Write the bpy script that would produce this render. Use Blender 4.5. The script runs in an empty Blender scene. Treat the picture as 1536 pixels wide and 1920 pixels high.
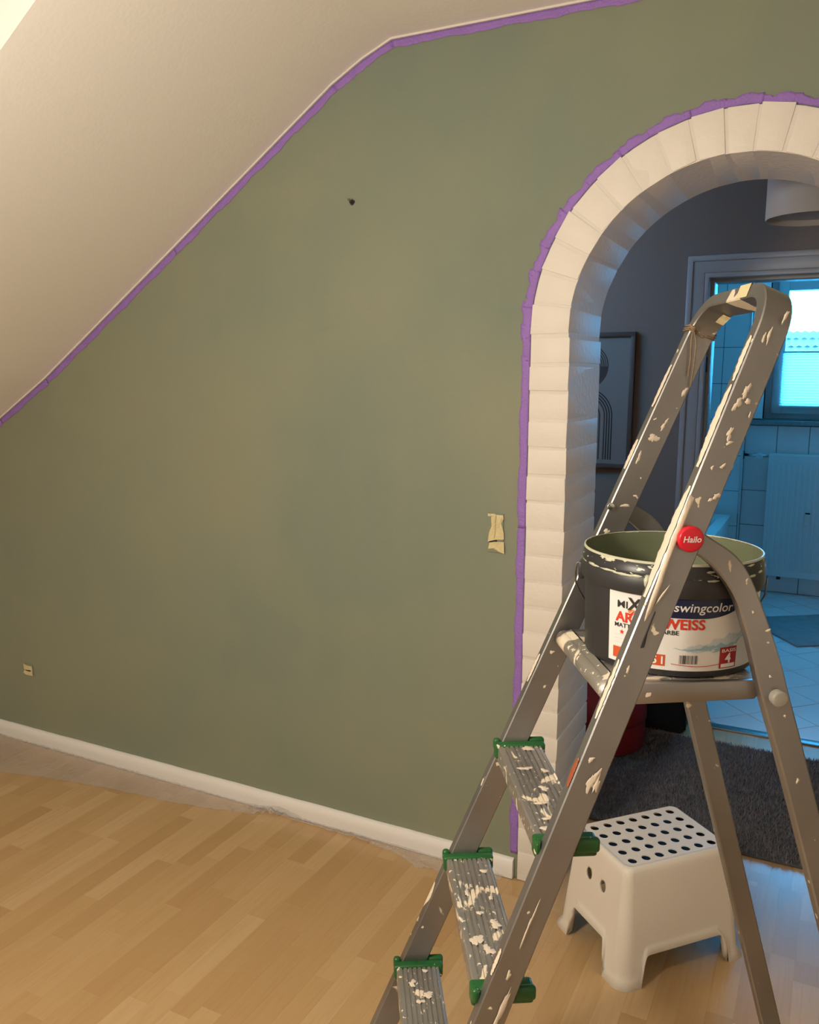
import bpy, bmesh, math, random
from mathutils import Vector, Matrix
random.seed(7)
S = bpy.context.scene
COL = S.collection
PI = math.pi
# ------------------------------------------------------------------ camera, world, lights, exposure
cam = bpy.data.cameras.new('camera'); camo = bpy.data.objects.new('camera', cam); COL.objects.link(camo)
cam.sensor_fit = 'HORIZONTAL'; cam.sensor_width = 36.0; cam.lens = 36.0 * 1591.8 / 1536.0
cam.clip_start = 0.02
yaw, pitch, roll = 0.466938, 0.158956, 0.00406
ri = Vector((math.cos(yaw), math.sin(yaw), 0)); f0 = Vector((-math.sin(yaw), math.cos(yaw), 0)); up0 = Vector((0, 0, 1))
fw = f0 * math.cos(pitch) - up0 * math.sin(pitch); up = up0 * math.cos(pitch) + f0 * math.sin(pitch)
r2 = ri * math.cos(roll) + up * math.sin(roll); u2 = -ri * math.sin(roll) + up * math.cos(roll)
camo.matrix_world = Matrix(((r2.x, u2.x, -fw.x, 0), (r2.y, u2.y, -fw.y, 0), (r2.z, u2.z, -fw.z, 1.48), (0, 0, 0, 1)))
S.camera = camo
S.view_settings.view_transform = 'Standard'; S.view_settings.look = 'None'
S.view_settings.gamma = 1.0; S.view_settings.use_curve_mapping = False
S.view_settings.exposure = 0.12
wd = bpy.data.worlds.new('sky'); S.world = wd; wd.use_nodes = True
bg = wd.node_tree.nodes['Background']; bg.inputs[0].default_value = (0.042, 0.40, 0.84, 1); bg.inputs[1].default_value = 27.0

def light(name, kind, loc, power, col, size=0.1, rot=None):
    l = bpy.data.lights.new(name, kind); l.energy = power; l.color = col
    if kind == 'POINT': l.shadow_soft_size = size
    o = bpy.data.objects.new(name, l); o.location = loc
    if rot: o.rotation_euler = rot
    COL.objects.link(o); return o
light('room_ceiling_lamp', 'POINT', (-1.0, 0.22, 1.66), 67, (1.0, 0.88, 0.725), 0.12)
light('hall_warm_fill', 'POINT', (-1.75, 3.05, 2.05), 9.0, (1.0, 0.60, 0.33), 0.10)  # added unseen warm fill that offsets the blue daylight on the hall wall
pl = light('window_portal', 'AREA', (0.15, 6.36, 1.70), 1, (1, 1, 1), rot=(-PI / 2, 0, 0))
pl.data.shape = 'RECTANGLE'; pl.data.size = 1.15; pl.data.size_y = 0.9; pl.data.cycles.is_portal = True

# ------------------------------------------------------------------ material helpers
def newmat(name):
    m = bpy.data.materials.new(name); m.use_nodes = True
    n = m.node_tree.nodes; b = n['Principled BSDF']; return m, n, m.node_tree.links, b
def plain(name, col, rough=0.5, metal=0.0, bump=0.0, bscale=40, var=0.0, vscale=3, coat=0.0):
    m, n, l, b = newmat(name)
    b.inputs['Base Color'].default_value = (*col, 1); b.inputs['Roughness'].default_value = rough
    b.inputs['Metallic'].default_value = metal; b.inputs['Coat Weight'].default_value = coat
    if bump or var:
        tc = n.new('ShaderNodeTexCoord')
    if bump:
        t = n.new('ShaderNodeTexNoise'); t.inputs['Scale'].default_value = bscale; t.inputs['Detail'].default_value = 4
        l.new(tc.outputs['Object'], t.inputs['Vector'])
        bp = n.new('ShaderNodeBump'); bp.inputs['Strength'].default_value = bump; bp.inputs['Distance'].default_value = 0.004
        l.new(t.outputs['Fac'], bp.inputs['Height']); l.new(bp.outputs['Normal'], b.inputs['Normal'])
    if var:
        t = n.new('ShaderNodeTexNoise'); t.inputs['Scale'].default_value = vscale; t.inputs['Detail'].default_value = 3
        l.new(tc.outputs['Object'], t.inputs['Vector'])
        mx = n.new('ShaderNodeMix'); mx.data_type = 'RGBA'
        mx.inputs[6].default_value = (*[c * (1 - var) for c in col], 1); mx.inputs[7].default_value = (*[min(1, c * (1 + var)) for c in col], 1)
        l.new(t.outputs['Fac'], mx.inputs[0]); l.new(mx.outputs[2], b.inputs['Base Color'])
    return m
def ramp(n, l, src, p0, p1, c0=(0, 0, 0, 1), c1=(1, 1, 1, 1)):
    r = n.new('ShaderNodeValToRGB'); r.color_ramp.elements[0].position = p0; r.color_ramp.elements[1].position = p1
    r.color_ramp.elements[0].color = c0; r.color_ramp.elements[1].color = c1
    l.new(src, r.inputs[0]); return r.outputs[0]
def mixc(n, l, fac, a, b):
    x = n.new('ShaderNodeMix'); x.data_type = 'RGBA'
    l.new(fac, x.inputs[0])
    for i, v in ((6, a), (7, b)):
        if isinstance(v, tuple): x.inputs[i].default_value = v
        else: l.new(v, x.inputs[i])
    return x.outputs[2]
def math_(n, l, op, a, b):
    x = n.new('ShaderNodeMath'); x.operation = op
    for i, v in ((0, a), (1, b)):
        if isinstance(v, (int, float)): x.inputs[i].default_value = v
        else: l.new(v, x.inputs[i])
    return x.outputs[0]

def splattered(name, base, metal, rough, scale=9, lo=0.60, hi=0.615, paint=(0.80, 0.70, 0.54), fine=0.66, stretch=(1, 1, 1), grime=0.25):
    """metal or plastic with dried paint splashes and specks"""
    m, n, l, b = newmat(name)
    tc = n.new('ShaderNodeTexCoord'); mp = n.new('ShaderNodeMapping'); mp.inputs['Scale'].default_value = stretch
    l.new(tc.outputs['Object'], mp.inputs['Vector'])
    t1 = n.new('ShaderNodeTexNoise'); t1.inputs['Scale'].default_value = scale; t1.inputs['Detail'].default_value = 5; t1.inputs['Distortion'].default_value = 0.8
    t2 = n.new('ShaderNodeTexNoise'); t2.inputs['Scale'].default_value = scale * 6; t2.inputs['Detail'].default_value = 2
    t3 = n.new('ShaderNodeTexNoise'); t3.inputs['Scale'].default_value = 5; t3.inputs['Detail'].default_value = 6
    for t in (t1, t2): l.new(mp.outputs[0], t.inputs['Vector'])
    l.new(tc.outputs['Object'], t3.inputs['Vector'])
    f1 = ramp(n, l, t1.outputs['Fac'], lo, hi); f2 = ramp(n, l, t2.outputs['Fac'], fine, fine + 0.02)
    fac = math_(n, l, 'MAXIMUM', f1, f2)
    dirt = mixc(n, l, t3.outputs['Fac'], (*[c * (1 - grime) for c in base], 1), (*[min(1, c * (1 + grime)) for c in base], 1))
    colr = mixc(n, l, fac, dirt, (*paint, 1))
    l.new(colr, b.inputs['Base Color'])
    l.new(math_(n, l, 'MULTIPLY', math_(n, l, 'SUBTRACT', 1.0, fac), metal), b.inputs['Metallic'])
    l.new(math_(n, l, 'ADD', math_(n, l, 'MULTIPLY', t3.outputs['Fac'], 0.2), rough - 0.1), b.inputs['Roughness'])
    bp = n.new('ShaderNodeBump'); bp.inputs['Strength'].default_value = 0.5; bp.inputs['Distance'].default_value = 0.0015
    l.new(fac, bp.inputs['Height']); l.new(bp.outputs['Normal'], b.inputs['Normal'])
    return m

def green_paint():
    m, n, l, b = newmat('sage_green_wall_paint')
    tc = n.new('ShaderNodeTexCoord')
    t1 = n.new('ShaderNodeTexNoise'); t1.inputs['Scale'].default_value = 1.6; t1.inputs['Detail'].default_value = 3
    mp = n.new('ShaderNodeMapping'); mp.inputs['Scale'].default_value = (5, 1, 0.9)
    l.new(tc.outputs['Object'], mp.inputs['Vector']); l.new(tc.outputs['Object'], t1.inputs['Vector'])
    t2 = n.new('ShaderNodeTexNoise'); t2.inputs['Scale'].default_value = 1.3; t2.inputs['Detail'].default_value = 4
    l.new(mp.outputs[0], t2.inputs['Vector'])
    a = ramp(n, l, t1.outputs['Fac'], 0.35, 0.68); s = ramp(n, l, t2.outputs['Fac'], 0.3, 0.75)
    c1 = mixc(n, l, a, (0.214, 0.264, 0.208, 1), (0.276, 0.298, 0.208, 1))
    c2 = mixc(n, l, math_(n, l, 'MULTIPLY', s, 0.45), c1, (0.262, 0.290, 0.224, 1))
    l.new(c2, b.inputs['Base Color'])
    l.new(math_(n, l, 'ADD', math_(n, l, 'MULTIPLY', a, -0.12), 0.80), b.inputs['Roughness'])
    t = n.new('ShaderNodeTexNoise'); t.inputs['Scale'].default_value = 120; t.inputs['Detail'].default_value = 3
    l.new(tc.outputs['Object'], t.inputs['Vector'])
    bp = n.new('ShaderNodeBump'); bp.inputs['Strength'].default_value = 0.12; bp.inputs['Distance'].default_value = 0.002
    l.new(t.outputs['Fac'], bp.inputs['Height']); l.new(bp.outputs['Normal'], b.inputs['Normal'])
    return m

def laminate(name, procedural_planks=False):
    m, n, l, b = newmat(name)
    tc = n.new('ShaderNodeTexCoord'); oi = n.new('ShaderNodeObjectInfo'); geo = n.new('ShaderNodeNewGeometry')
    if procedural_planks:
        br = n.new('ShaderNodeTexBrick'); br.inputs['Scale'].default_value = 1; br.inputs['Brick Width'].default_value = 0.40
        br.inputs['Row Height'].default_value = 0.06; br.inputs['Mortar Size'].default_value = 0.0
        br.inputs['Color1'].default_value = (0, 0, 0, 1); br.inputs['Color2'].default_value = (1, 1, 1, 1)
        mp0 = n.new('ShaderNodeMapping'); mp0.inputs['Rotation'].default_value = (0, 0, PI / 2)
        l.new(geo.outputs['Position'], mp0.inputs['Vector']); l.new(mp0.outputs[0], br.inputs['Vector']); rnd = br.outputs['Color']
    else:
        rnd = oi.outputs['Random']
    base = n.new('ShaderNodeValToRGB'); e = base.color_ramp.elements
    e[0].position = 0.0; e[0].color = (0.50, 0.315, 0.145, 1); e[1].position = 1.0; e[1].color = (0.625, 0.435, 0.235, 1)
    x = e.new(0.35); x.color = (0.545, 0.36, 0.172, 1); x = e.new(0.7); x.color = (0.575, 0.385, 0.194, 1)
    l.new(rnd, base.inputs[0])
    mp = n.new('ShaderNodeMapping'); mp.inputs['Scale'].default_value = (28, 1.6, 1)
    ad = n.new('ShaderNodeVectorMath'); ad.operation = 'ADD'
    l.new(geo.outputs['Position'], ad.inputs[0])
    cx = n.new('ShaderNodeCombineXYZ')
    mm = math_(n, l, 'MULTIPLY', rnd, 37.0); l.new(mm, cx.inputs[1]); l.new(mm, cx.inputs[0]); l.new(cx.outputs[0], ad.inputs[1])
    l.new(ad.outputs[0], mp.inputs['Vector'])
    g = n.new('ShaderNodeTexNoise'); g.inputs['Scale'].default_value = 3; g.inputs['Detail'].default_value = 6; g.inputs['Distortion'].default_value = 1.2
    l.new(mp.outputs[0], g.inputs['Vector'])
    fac = ramp(n, l, g.outputs['Fac'], 0.45, 0.75)
    c = mixc(n, l, math_(n, l, 'MULTIPLY', fac, 0.22), base.outputs[0], (0.42, 0.22, 0.085, 1))
    l.new(c, b.inputs['Base Color']); b.inputs['Roughness'].default_value = 0.24
    b.inputs['Specular IOR Level'].default_value = 0.5
    return m

M = {}
M['green'] = green_paint()
M['ceil'] = plain('ceiling_white_paint', (0.88, 0.855, 0.815), 0.85, bump=0.12, bscale=90)
M['white'] = plain('white_wall_paint', (0.85, 0.83, 0.80), 0.8, bump=0.1, bscale=80)
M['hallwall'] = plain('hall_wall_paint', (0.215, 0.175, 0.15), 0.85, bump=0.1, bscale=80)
M['brick'] = plain('white_painted_brick', (0.83, 0.795, 0.74), 0.5, bump=0.45, bscale=45, var=0.03, vscale=14)
M['mortar'] = plain('white_painted_mortar', (0.80, 0.765, 0.715), 0.6, bump=0.6, bscale=60)
M['base'] = plain('white_baseboard_lacquer', (0.86, 0.85, 0.83), 0.45, bump=0.15, bscale=25)
M['tape'] = plain('purple_masking_tape', (0.33, 0.185, 0.60), 0.62, bump=0.7, bscale=160, var=0.12, vscale=25)
M['cream'] = plain('cream_masking_tape', (0.72, 0.63, 0.36), 0.7, bump=0.6, bscale=130, var=0.12, vscale=40)
M['plank'] = laminate('maple_laminate_strip'); M['planks'] = laminate('maple_laminate_field', True)
M['alu'] = splattered('worn_aluminium', (0.315, 0.307, 0.302), 0.85, 0.38, scale=8, lo=0.67, hi=0.685, fine=0.71, grime=0.45)
M['tread'] = splattered('splattered_ribbed_aluminium', (0.46, 0.44, 0.415), 0.8, 0.38, scale=26, lo=0.60, hi=0.62, fine=0.655, stretch=(1, 0.7, 1))
M['platform'] = splattered('paint_smeared_aluminium', (0.48, 0.45, 0.41), 0.7, 0.4, scale=18, lo=0.57, hi=0.60, fine=0.64)
M['greenplastic'] = splattered('green_plastic', (0.014, 0.105, 0.026), 0.0, 0.3, scale=14, lo=0.66, hi=0.68, fine=0.70, grime=0.35)
M['paint'] = plain('dried_cream_paint', (0.72, 0.625, 0.50), 0.45, bump=0.6, bscale=60)
M['rust'] = plain('red_brown_paint', (0.30, 0.075, 0.03), 0.5)
M['red'] = plain('red_plastic', (0.62, 0.010, 0.028), 0.3)
M['offwhite'] = plain('offwhite_print', (0.82, 0.80, 0.77), 0.5)
M['alugrey'] = plain('grey_plastic_cap', (0.34, 0.32, 0.28), 0.45)
M['stool'] = plain('white_polypropylene', (0.82, 0.77, 0.69), 0.42, bump=0.08, bscale=200)
M['navyplate'] = plain('dark_navy_plate', (0.012, 0.016, 0.03), 0.6)
M['bucket'] = plain('anthracite_plastic', (0.028, 0.029, 0.032), 0.42, bump=0.05, bscale=20)
M['rimpaint'] = splattered('anthracite_plastic_with_paint', (0.028, 0.029, 0.032), 0.0, 0.35, scale=10, lo=0.57, hi=0.60, fine=0.62, paint=(0.62, 0.62, 0.47), stretch=(1, 1, 3))
M['wetpaint'] = plain('sage_paint_coating', (0.145, 0.165, 0.098), 0.28, bump=0.6, bscale=16, var=0.2, vscale=9)
M['liquid'] = plain('liquid_sage_paint', (0.22, 0.25, 0.16), 0.18, bump=0.3, bscale=9)
M['label'] = plain('label_white', (0.78, 0.77, 0.75), 0.35)
M['navy'] = plain('label_navy', (0.006, 0.013, 0.055), 0.3)
M['lred'] = plain('label_red', (0.66, 0.045, 0.022), 0.4); M['dred'] = plain('label_dark_red', (0.36, 0.012, 0.018), 0.4)
M['lorange'] = plain('label_orange_red', (0.62, 0.095, 0.03), 0.4)
M['lblack'] = plain('label_black', (0.025, 0.025, 0.03), 0.4)
M['lblue'] = plain('label_wave_blue', (0.30, 0.47, 0.56), 0.4); M['lpale'] = plain('label_pale_blue', (0.55, 0.64, 0.68), 0.4)
for k, c in dict(org=(0.75, 0.22, 0.02), yel=(0.8, 0.5, 0.03), grn=(0.08, 0.4, 0.12), blu=(0.03, 0.16, 0.42), cya=(0.05, 0.42, 0.6)).items():
    M['l' + k] = plain('label_' + k, c, 0.4)
M['lgrey'] = plain('label_grey', (0.45, 0.45, 0.45), 0.4)
M['wire'] = plain('steel_wire', (0.22, 0.21, 0.20), 0.35, metal=1)
M['string'] = plain('jute_twine', (0.27, 0.19, 0.115), 0.9, bump=0.8, bscale=300)
M['tile'] = plain('white_glazed_wall_tile', (0.88, 0.88, 0.88), 0.22)
M['grout'] = plain('grey_grout', (0.16, 0.16, 0.16), 0.9)
M['ftile'] = plain('white_glazed_floor_tile', (0.82, 0.82, 0.83), 0.22, bump=0.04, bscale=30)
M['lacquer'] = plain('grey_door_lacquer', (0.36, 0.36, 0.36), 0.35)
M['frame_w'] = plain('white_window_plastic', (0.72, 0.72, 0.72), 0.35)
M['rad'] = plain('white_radiator_enamel', (0.86, 0.855, 0.84), 0.35)
M['granite'] = plain('speckled_granite', (0.30, 0.29, 0.29), 0.3, var=0.6, vscale=160)
M['chrome'] = plain('chrome', (0.7, 0.7, 0.7), 0.2, metal=1)
M['dark'] = plain('black_plastic', (0.012, 0.012, 0.012), 0.5)
M['rug'] = plain('charcoal_rug_base', (0.10, 0.098, 0.105), 0.95, bump=0.8, bscale=200, var=0.3, vscale=30)
M['pile'] = plain('charcoal_rug_pile', (0.20, 0.195, 0.205), 0.9, var=0.35, vscale=25)
M['mat'] = plain('grey_bath_mat', (0.30, 0.31, 0.32), 0.95, bump=1.0, bscale=120, var=0.2, vscale=15)
M['redfab'] = plain('red_fabric', (0.24, 0.008, 0.010), 0.8, bump=0.4, bscale=140, var=0.15, vscale=6)
M['blackfab'] = plain('black_fabric', (0.008, 0.008, 0.009), 0.8, bump=0.3, bscale=90)
M['shade'] = plain('grey_white_lamp_fabric', (0.45, 0.44, 0.43), 0.8, bump=0.3, bscale=300)
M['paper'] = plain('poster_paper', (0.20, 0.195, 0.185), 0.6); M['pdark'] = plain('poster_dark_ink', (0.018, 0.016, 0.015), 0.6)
M['pbeige'] = plain('poster_beige_ink', (0.30, 0.25, 0.20), 0.6); M['pbrown'] = plain('poster_brown_ink', (0.045, 0.034, 0.030), 0.6)
M['framewood'] = plain('brown_frame_wood', (0.085, 0.068, 0.06), 0.5, bump=0.2, bscale=60)
M['roof'] = plain('neighbour_roof_tile', (0.30, 0.29, 0.30), 0.8, var=0.25, vscale=8)
M['facade'] = plain('neighbour_facade', (0.55, 0.54, 0.52), 0.9)
def pleat():
    m, n, l, b = newmat('pleated_blind_fabric')
    b.inputs['Base Color'].default_value = (0.80, 0.80, 0.80, 1); b.inputs['Roughness'].default_value = 0.9
    tr = n.new('ShaderNodeBsdfTranslucent'); tr.inputs['Color'].default_value = (0.85, 0.85, 0.85, 1)
    mx = n.new('ShaderNodeMixShader'); mx.inputs[0].default_value = 0.62
    l.new(b.outputs[0], mx.inputs[1]); l.new(tr.outputs[0], mx.inputs[2]); l.new(mx.outputs[0], n['Material Output'].inputs[0]); return m
M['pleat'] = pleat()
def glass():
    m, n, l, b = newmat('window_glass')
    tr = n.new('ShaderNodeBsdfTransparent'); gl = n.new('ShaderNodeBsdfGlossy'); gl.inputs['Roughness'].default_value = 0.02
    mx = n.new('ShaderNodeMixShader'); mx.inputs[0].default_value = 0.06
    l.new(tr.outputs[0], mx.inputs[1]); l.new(gl.outputs[0], mx.inputs[2]); l.new(mx.outputs[0], n['Material Output'].inputs[0]); return m
M['glass'] = glass()
def film():
    m, n, l, b = newmat('clear_plastic_film')
    b.inputs['Base Color'].default_value = (0.85, 0.84, 0.83, 1); b.inputs['Roughness'].default_value = 0.18
    b.inputs['Specular IOR Level'].default_value = 0.8
    tc = n.new('ShaderNodeTexCoord'); t = n.new('ShaderNodeTexNoise'); t.inputs['Scale'].default_value = 7; t.inputs['Detail'].default_value = 5; t.inputs['Distortion'].default_value = 1.5
    l.new(tc.outputs['Object'], t.inputs['Vector'])
    bp = n.new('ShaderNodeBump'); bp.inputs['Strength'].default_value = 0.5; bp.inputs['Distance'].default_value = 0.02
    l.new(t.outputs['Fac'], bp.inputs['Height']); l.new(bp.outputs['Normal'], b.inputs['Normal'])
    tr = n.new('ShaderNodeBsdfTransparent'); tr.inputs['Color'].default_value = (0.95, 0.94, 0.93, 1)
    mx = n.new('ShaderNodeMixShader'); mx.inputs[0].default_value = 0.30
    l.new(tr.outputs[0], mx.inputs[1]); l.new(b.outputs[0], mx.inputs[2]); l.new(mx.outputs[0], n['Material Output'].inputs[0]); return m
M['film'] = film()

# ------------------------------------------------------------------ object helpers
def link(name, me, mat=None, parent=None, smooth=False):
    o = bpy.data.objects.new(name, me); COL.objects.link(o)
    if mat is not None and not me.materials: me.materials.append(M[mat] if isinstance(mat, str) else mat)
    if smooth:
        for p in me.polygons: p.use_smooth = True
    if parent: o.parent = parent
    return o
def mesh(name, vs, fs, mat, parent=None, smooth=False):
    me = bpy.data.meshes.new(name); me.from_pydata([tuple(v) for v in vs], [], [tuple(f) for f in fs]); me.update()
    return link(name, me, mat, parent, smooth)
def bmobj(name, bm, mat, parent=None, smooth=False, angle=None):
    bmesh.ops.recalc_face_normals(bm, faces=bm.faces)
    me = bpy.data.meshes.new(name); bm.to_mesh(me); bm.free()
    o = link(name, me, mat, parent, smooth)
    if angle is not None:
        for p in me.polygons: p.use_smooth = True
        try: me.set_sharp_from_angle(angle=angle)
        except Exception: pass
    return o
def tag(o, label, cat=None, group=None, kind=None):
    if label: o['label'] = label
    if cat: o['category'] = cat
    if group: o['group'] = group
    if kind: o['kind'] = kind
    return o
def struct(o, label=None):
    o['kind'] = 'structure'
    if label: o['label'] = label
    return o
def empty(name, loc=(0, 0, 0), rz=0.0):
    o = bpy.data.objects.new(name, None); o.empty_display_size = 0.1; o.location = loc; o.rotation_euler = (0, 0, rz); COL.objects.link(o); return o
def box_bm(x0, x1, y0, y1, z0, z1, bev=0.0, seg=2, bm=None):
    b = bm or bmesh.new()
    vs = [b.verts.new(p) for p in ((x0, y0, z0), (x1, y0, z0), (x1, y1, z0), (x0, y1, z0), (x0, y0, z1), (x1, y0, z1), (x1, y1, z1), (x0, y1, z1))]
    fs = [b.faces.new([vs[i] for i in q]) for q in ((3, 2, 1, 0), (4, 5, 6, 7), (0, 1, 5, 4), (1, 2, 6, 5), (2, 3, 7, 6), (3, 0, 4, 7))]
    if bev:
        es = list({e for f in fs for e in f.edges})
        bmesh.ops.bevel(b, geom=es, offset=bev, segments=seg, affect='EDGES', profile=0.5)
    return b
def box(name, x0, x1, y0, y1, z0, z1, mat, parent=None, bev=0.0, seg=2):
    return bmobj(name, box_bm(x0, x1, y0, y1, z0, z1, bev, seg), mat, parent, angle=0.7 if bev else None)
def prism(name, pts2, axis, d0, d1, mat, parent=None, bev=0.0, seg=2, smooth_angle=None):
    """extrude a 2D outline; axis 'y': pts are (x,z), depth along y; axis 'z': pts are (x,y)"""
    b = bmesh.new()
    def P(p, d): return (p[0], d, p[1]) if axis == 'y' else ((p[0], p[1], d) if axis == 'z' else (d, p[0], p[1]))
    lo = [b.verts.new(P(p, d0)) for p in pts2]; hi = [b.verts.new(P(p, d1)) for p in pts2]
    b.faces.new(lo); b.faces.new(hi[::-1])
    nn = len(pts2)
    for i in range(nn):
        b.faces.new((lo[i], hi[i], hi[(i + 1) % nn], lo[(i + 1) % nn]))
    if bev:
        bmesh.ops.recalc_face_normals(b, faces=b.faces)
        es = [e for e in b.edges if e.is_manifold and e.calc_face_angle(0) > 0.6]
        bmesh.ops.bevel(b, geom=es, offset=bev, segments=seg, affect='EDGES', profile=0.5)
    return bmobj(name, b, mat, parent, angle=smooth_angle if smooth_angle else (0.7 if bev else None))
def lathe(name, prof, mat, parent=None, seg=64, loc=(0, 0, 0), close=False):
    vs, fs = [], []
    n = len(prof)
    for i in range(seg):
        a = 2 * PI * i / seg
        for r, z in prof: vs.append((loc[0] + r * math.cos(a), loc[1] + r * math.sin(a), loc[2] + z))
    for i in range(seg):
        j = (i + 1) % seg
        for k in range(n - 1 if not close else n):
            k2 = (k + 1) % n
            fs.append((i * n + k, j * n + k, j * n + k2, i * n + k2))
    o = mesh(name, vs, fs, mat, parent, True)
    bm = bmesh.new(); bm.from_mesh(o.data); bmesh.ops.remove_doubles(bm, verts=bm.verts, dist=1e-6); bmesh.ops.recalc_face_normals(bm, faces=bm.faces)
    bm.to_mesh(o.data); bm.free()
    for p in o.data.polygons: p.use_smooth = True
    try: o.data.set_sharp_from_angle(angle=0.8)
    except Exception: pass
    return o
def tube(name, pts, r, mat, parent=None, seg=8, cyclic=False):
    pts = [Vector(p) for p in pts]; vs, fs = [], []
    nrm = None
    for i, p in enumerate(pts):
        t = (pts[min(i + 1, len(pts) - 1)] - pts[max(i - 1, 0)]).normalized()
        if nrm is None:
            nrm = t.orthogonal().normalized()
        else:
            nrm = (nrm - t * nrm.dot(t)).normalized()
        bi = t.cross(nrm)
        rr = r[i] if isinstance(r, (list, tuple)) else r
        for k in range(seg):
            a = 2 * PI * k / seg; vs.append(p + (nrm * math.cos(a) + bi * math.sin(a)) * rr)
    for i in range(len(pts) - 1):
        for k in range(seg):
            k2 = (k + 1) % seg; fs.append((i * seg + k, i * seg + k2, (i + 1) * seg + k2, (i + 1) * seg + k))
    fs.append(tuple(range(seg))[::-1]); fs.append(tuple(range((len(pts) - 1) * seg, len(pts) * seg)))
    return mesh(name, vs, fs, mat, parent, True)
def cyl_y(name, x, z, y0, y1, r, mat, parent=None, seg=32, bev=0.0):
    """disc or stub whose axis runs along local y"""
    pts = [(x + r * math.cos(2 * PI * i / seg), z + r * math.sin(2 * PI * i / seg)) for i in range(seg)]
    return prism(name, pts, 'y', y0, y1, mat, parent, bev=bev, seg=3)
def noise1(x, seed=0.0):
    return (math.sin(x * 1.7 + seed) + 0.6 * math.sin(x * 3.9 + seed * 2.3) + 0.4 * math.sin(x * 8.3 + seed * 1.1) + 0.25 * math.sin(x * 17.1 + seed * 3.7)) / 2.25
def blob(name, pts2, plane, mat, parent, thick=0.0015):
    """raised flat paint blob: 2D outline mapped by plane(u, v, height)"""
    n = len(pts2); cx = sum(p[0] for p in pts2) / n; cy = sum(p[1] for p in pts2) / n
    vs = [plane(p[0], p[1], 0) for p in pts2] + [plane(cx + (p[0] - cx) * 0.75, cy + (p[1] - cy) * 0.75, thick) for p in pts2] + [plane(cx, cy, thick * 1.2)]
    fs = [(i, (i + 1) % n, n + (i + 1) % n, n + i) for i in range(n)] + [(n + i, n + (i + 1) % n, 2 * n) for i in range(n)]
    return mesh(name, vs, fs, mat, parent, True)
def text_geo(body, size, bold=0.0, shear=0.0, align='LEFT'):
    c = bpy.data.curves.new('txt', 'FONT'); c.body = body; c.size = size; c.align_x = align; c.offset = bold; c.shear = shear; c.resolution_u = 3
    o = bpy.data.objects.new('txt', c); COL.objects.link(o)
    dg = bpy.context.evaluated_depsgraph_get(); e = o.evaluated_get(dg); me = e.to_mesh()
    vs = [v.co.copy() for v in me.vertices]; fs = [tuple(p.vertices) for p in me.polygons]
    e.to_mesh_clear(); bpy.data.objects.remove(o); bpy.data.curves.remove(c)
    return vs, fs
def clip_poly(poly, x0, x1, y0, y1):
    def clip(pts, f, inter):
        out = []
        for i in range(len(pts)):
            a, b = pts[i - 1], pts[i]
            if f(b):
                if not f(a): out.append(inter(a, b))
                out.append(b)
            elif f(a): out.append(inter(a, b))
        return out
    def ix(v): return lambda a, b: (v, a[1] + (b[1] - a[1]) * (v - a[0]) / (b[0] - a[0]))
    def iy(v): return lambda a, b: (a[0] + (b[0] - a[0]) * (v - a[1]) / (b[1] - a[1]), v)
    for f, it in ((lambda p: p[0] >= x0, ix(x0)), (lambda p: p[0] <= x1, ix(x1)), (lambda p: p[1] >= y0, iy(y0)), (lambda p: p[1] <= y1, iy(y1))):
        if poly: poly = clip(poly, f, it)
    return poly

# ------------------------------------------------------------------ the setting: main room
YW = 2.232; YB = 2.535; YH = 3.65; YBW = 6.30        # green wall face, its hall face, hall back wall, bathroom window wall
AX, AZ, RO, RI = -0.253, 1.60, 0.505, 0.403            # arch centre, outer and inner radius of the brick ring
# ceiling edge on the green wall: sloping roof, rounded knee, flat ceiling
EDGE = [(-3.5, 0.935), (-2.95, 1.285), (-2.903, 1.312), (-2.638, 1.468), (-2.0, 1.893), (-1.38, 2.312), (-1.28, 2.365), (-1.186, 2.403)]
CZ = 2.403
arch_out = [(AX + RO * math.cos(PI - PI * i / 36), AZ + RO * math.sin(PI - PI * i / 36)) for i in range(37)]
outline = [(-3.5, 0.0), (AX - RO, 0.0)] + arch_out + [(AX + RO, 0.0), (1.6, 0.0), (1.6, CZ)] + EDGE[::-1]
wall = prism('wall_back', outline, 'y', YW, YB, 'green')
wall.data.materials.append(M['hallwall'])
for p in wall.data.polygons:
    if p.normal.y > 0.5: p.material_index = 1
struct(wall, 'sage green freshly painted wall with round arched opening')

fl = struct(box('floor', -3.6, 1.6, -2.6, YB + 0.0, -0.10, -0.0030, 'planks'), 'light maple laminate floor of the room')
fh = struct(box('floor_hall', -2.2, 1.6, YB, YH + 0.02, -0.10, -0.0030, 'planks'), 'laminate floor of the hallway')
# laminate strips, one object each where the photograph shows them
unit = box_bm(-0.5, 0.5, -0.5, 0.5, -1.0, 0.0); pm = bpy.data.meshes.new('plank'); unit.to_mesh(pm); unit.free(); pm.materials.append(M['plank'])
def strips(parent, x0, x1, y0, y1, inview, sw=0.0595):
    cand = []
    i = 0; x = x0
    while x < x1:
        y = y0 - random.random() * 0.45
        while y < y1:
            ln = random.choice((0.26, 0.33, 0.40, 0.40, 0.47))
            a, b = max(y, y0), min(y + ln, y1)
            if b - a > 0.02 and inview(x, (a + b) / 2, b): cand.append((x, a, b))
            y += ln
        x += sw
    for k, (xx, a, b) in enumerate(cand[:300]):
        o = bpy.data.objects.new('plank', pm); COL.objects.link(o); o.parent = parent
        o.location = (xx + sw / 2, (a + b) / 2, 0); o.scale = (sw - 0.0002, b - a - 0.0002, 0.003)
    return len(cand)
n1 = strips(fl, -3.45, 0.35, 0.95, YW - 0.02, lambda x, y, b: (x < -0.42 + max(0, y - 1.2) * 0.62) and b > 1.08 and x > -1.95 - max(0, b - 1.30) * 1.75)
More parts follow.
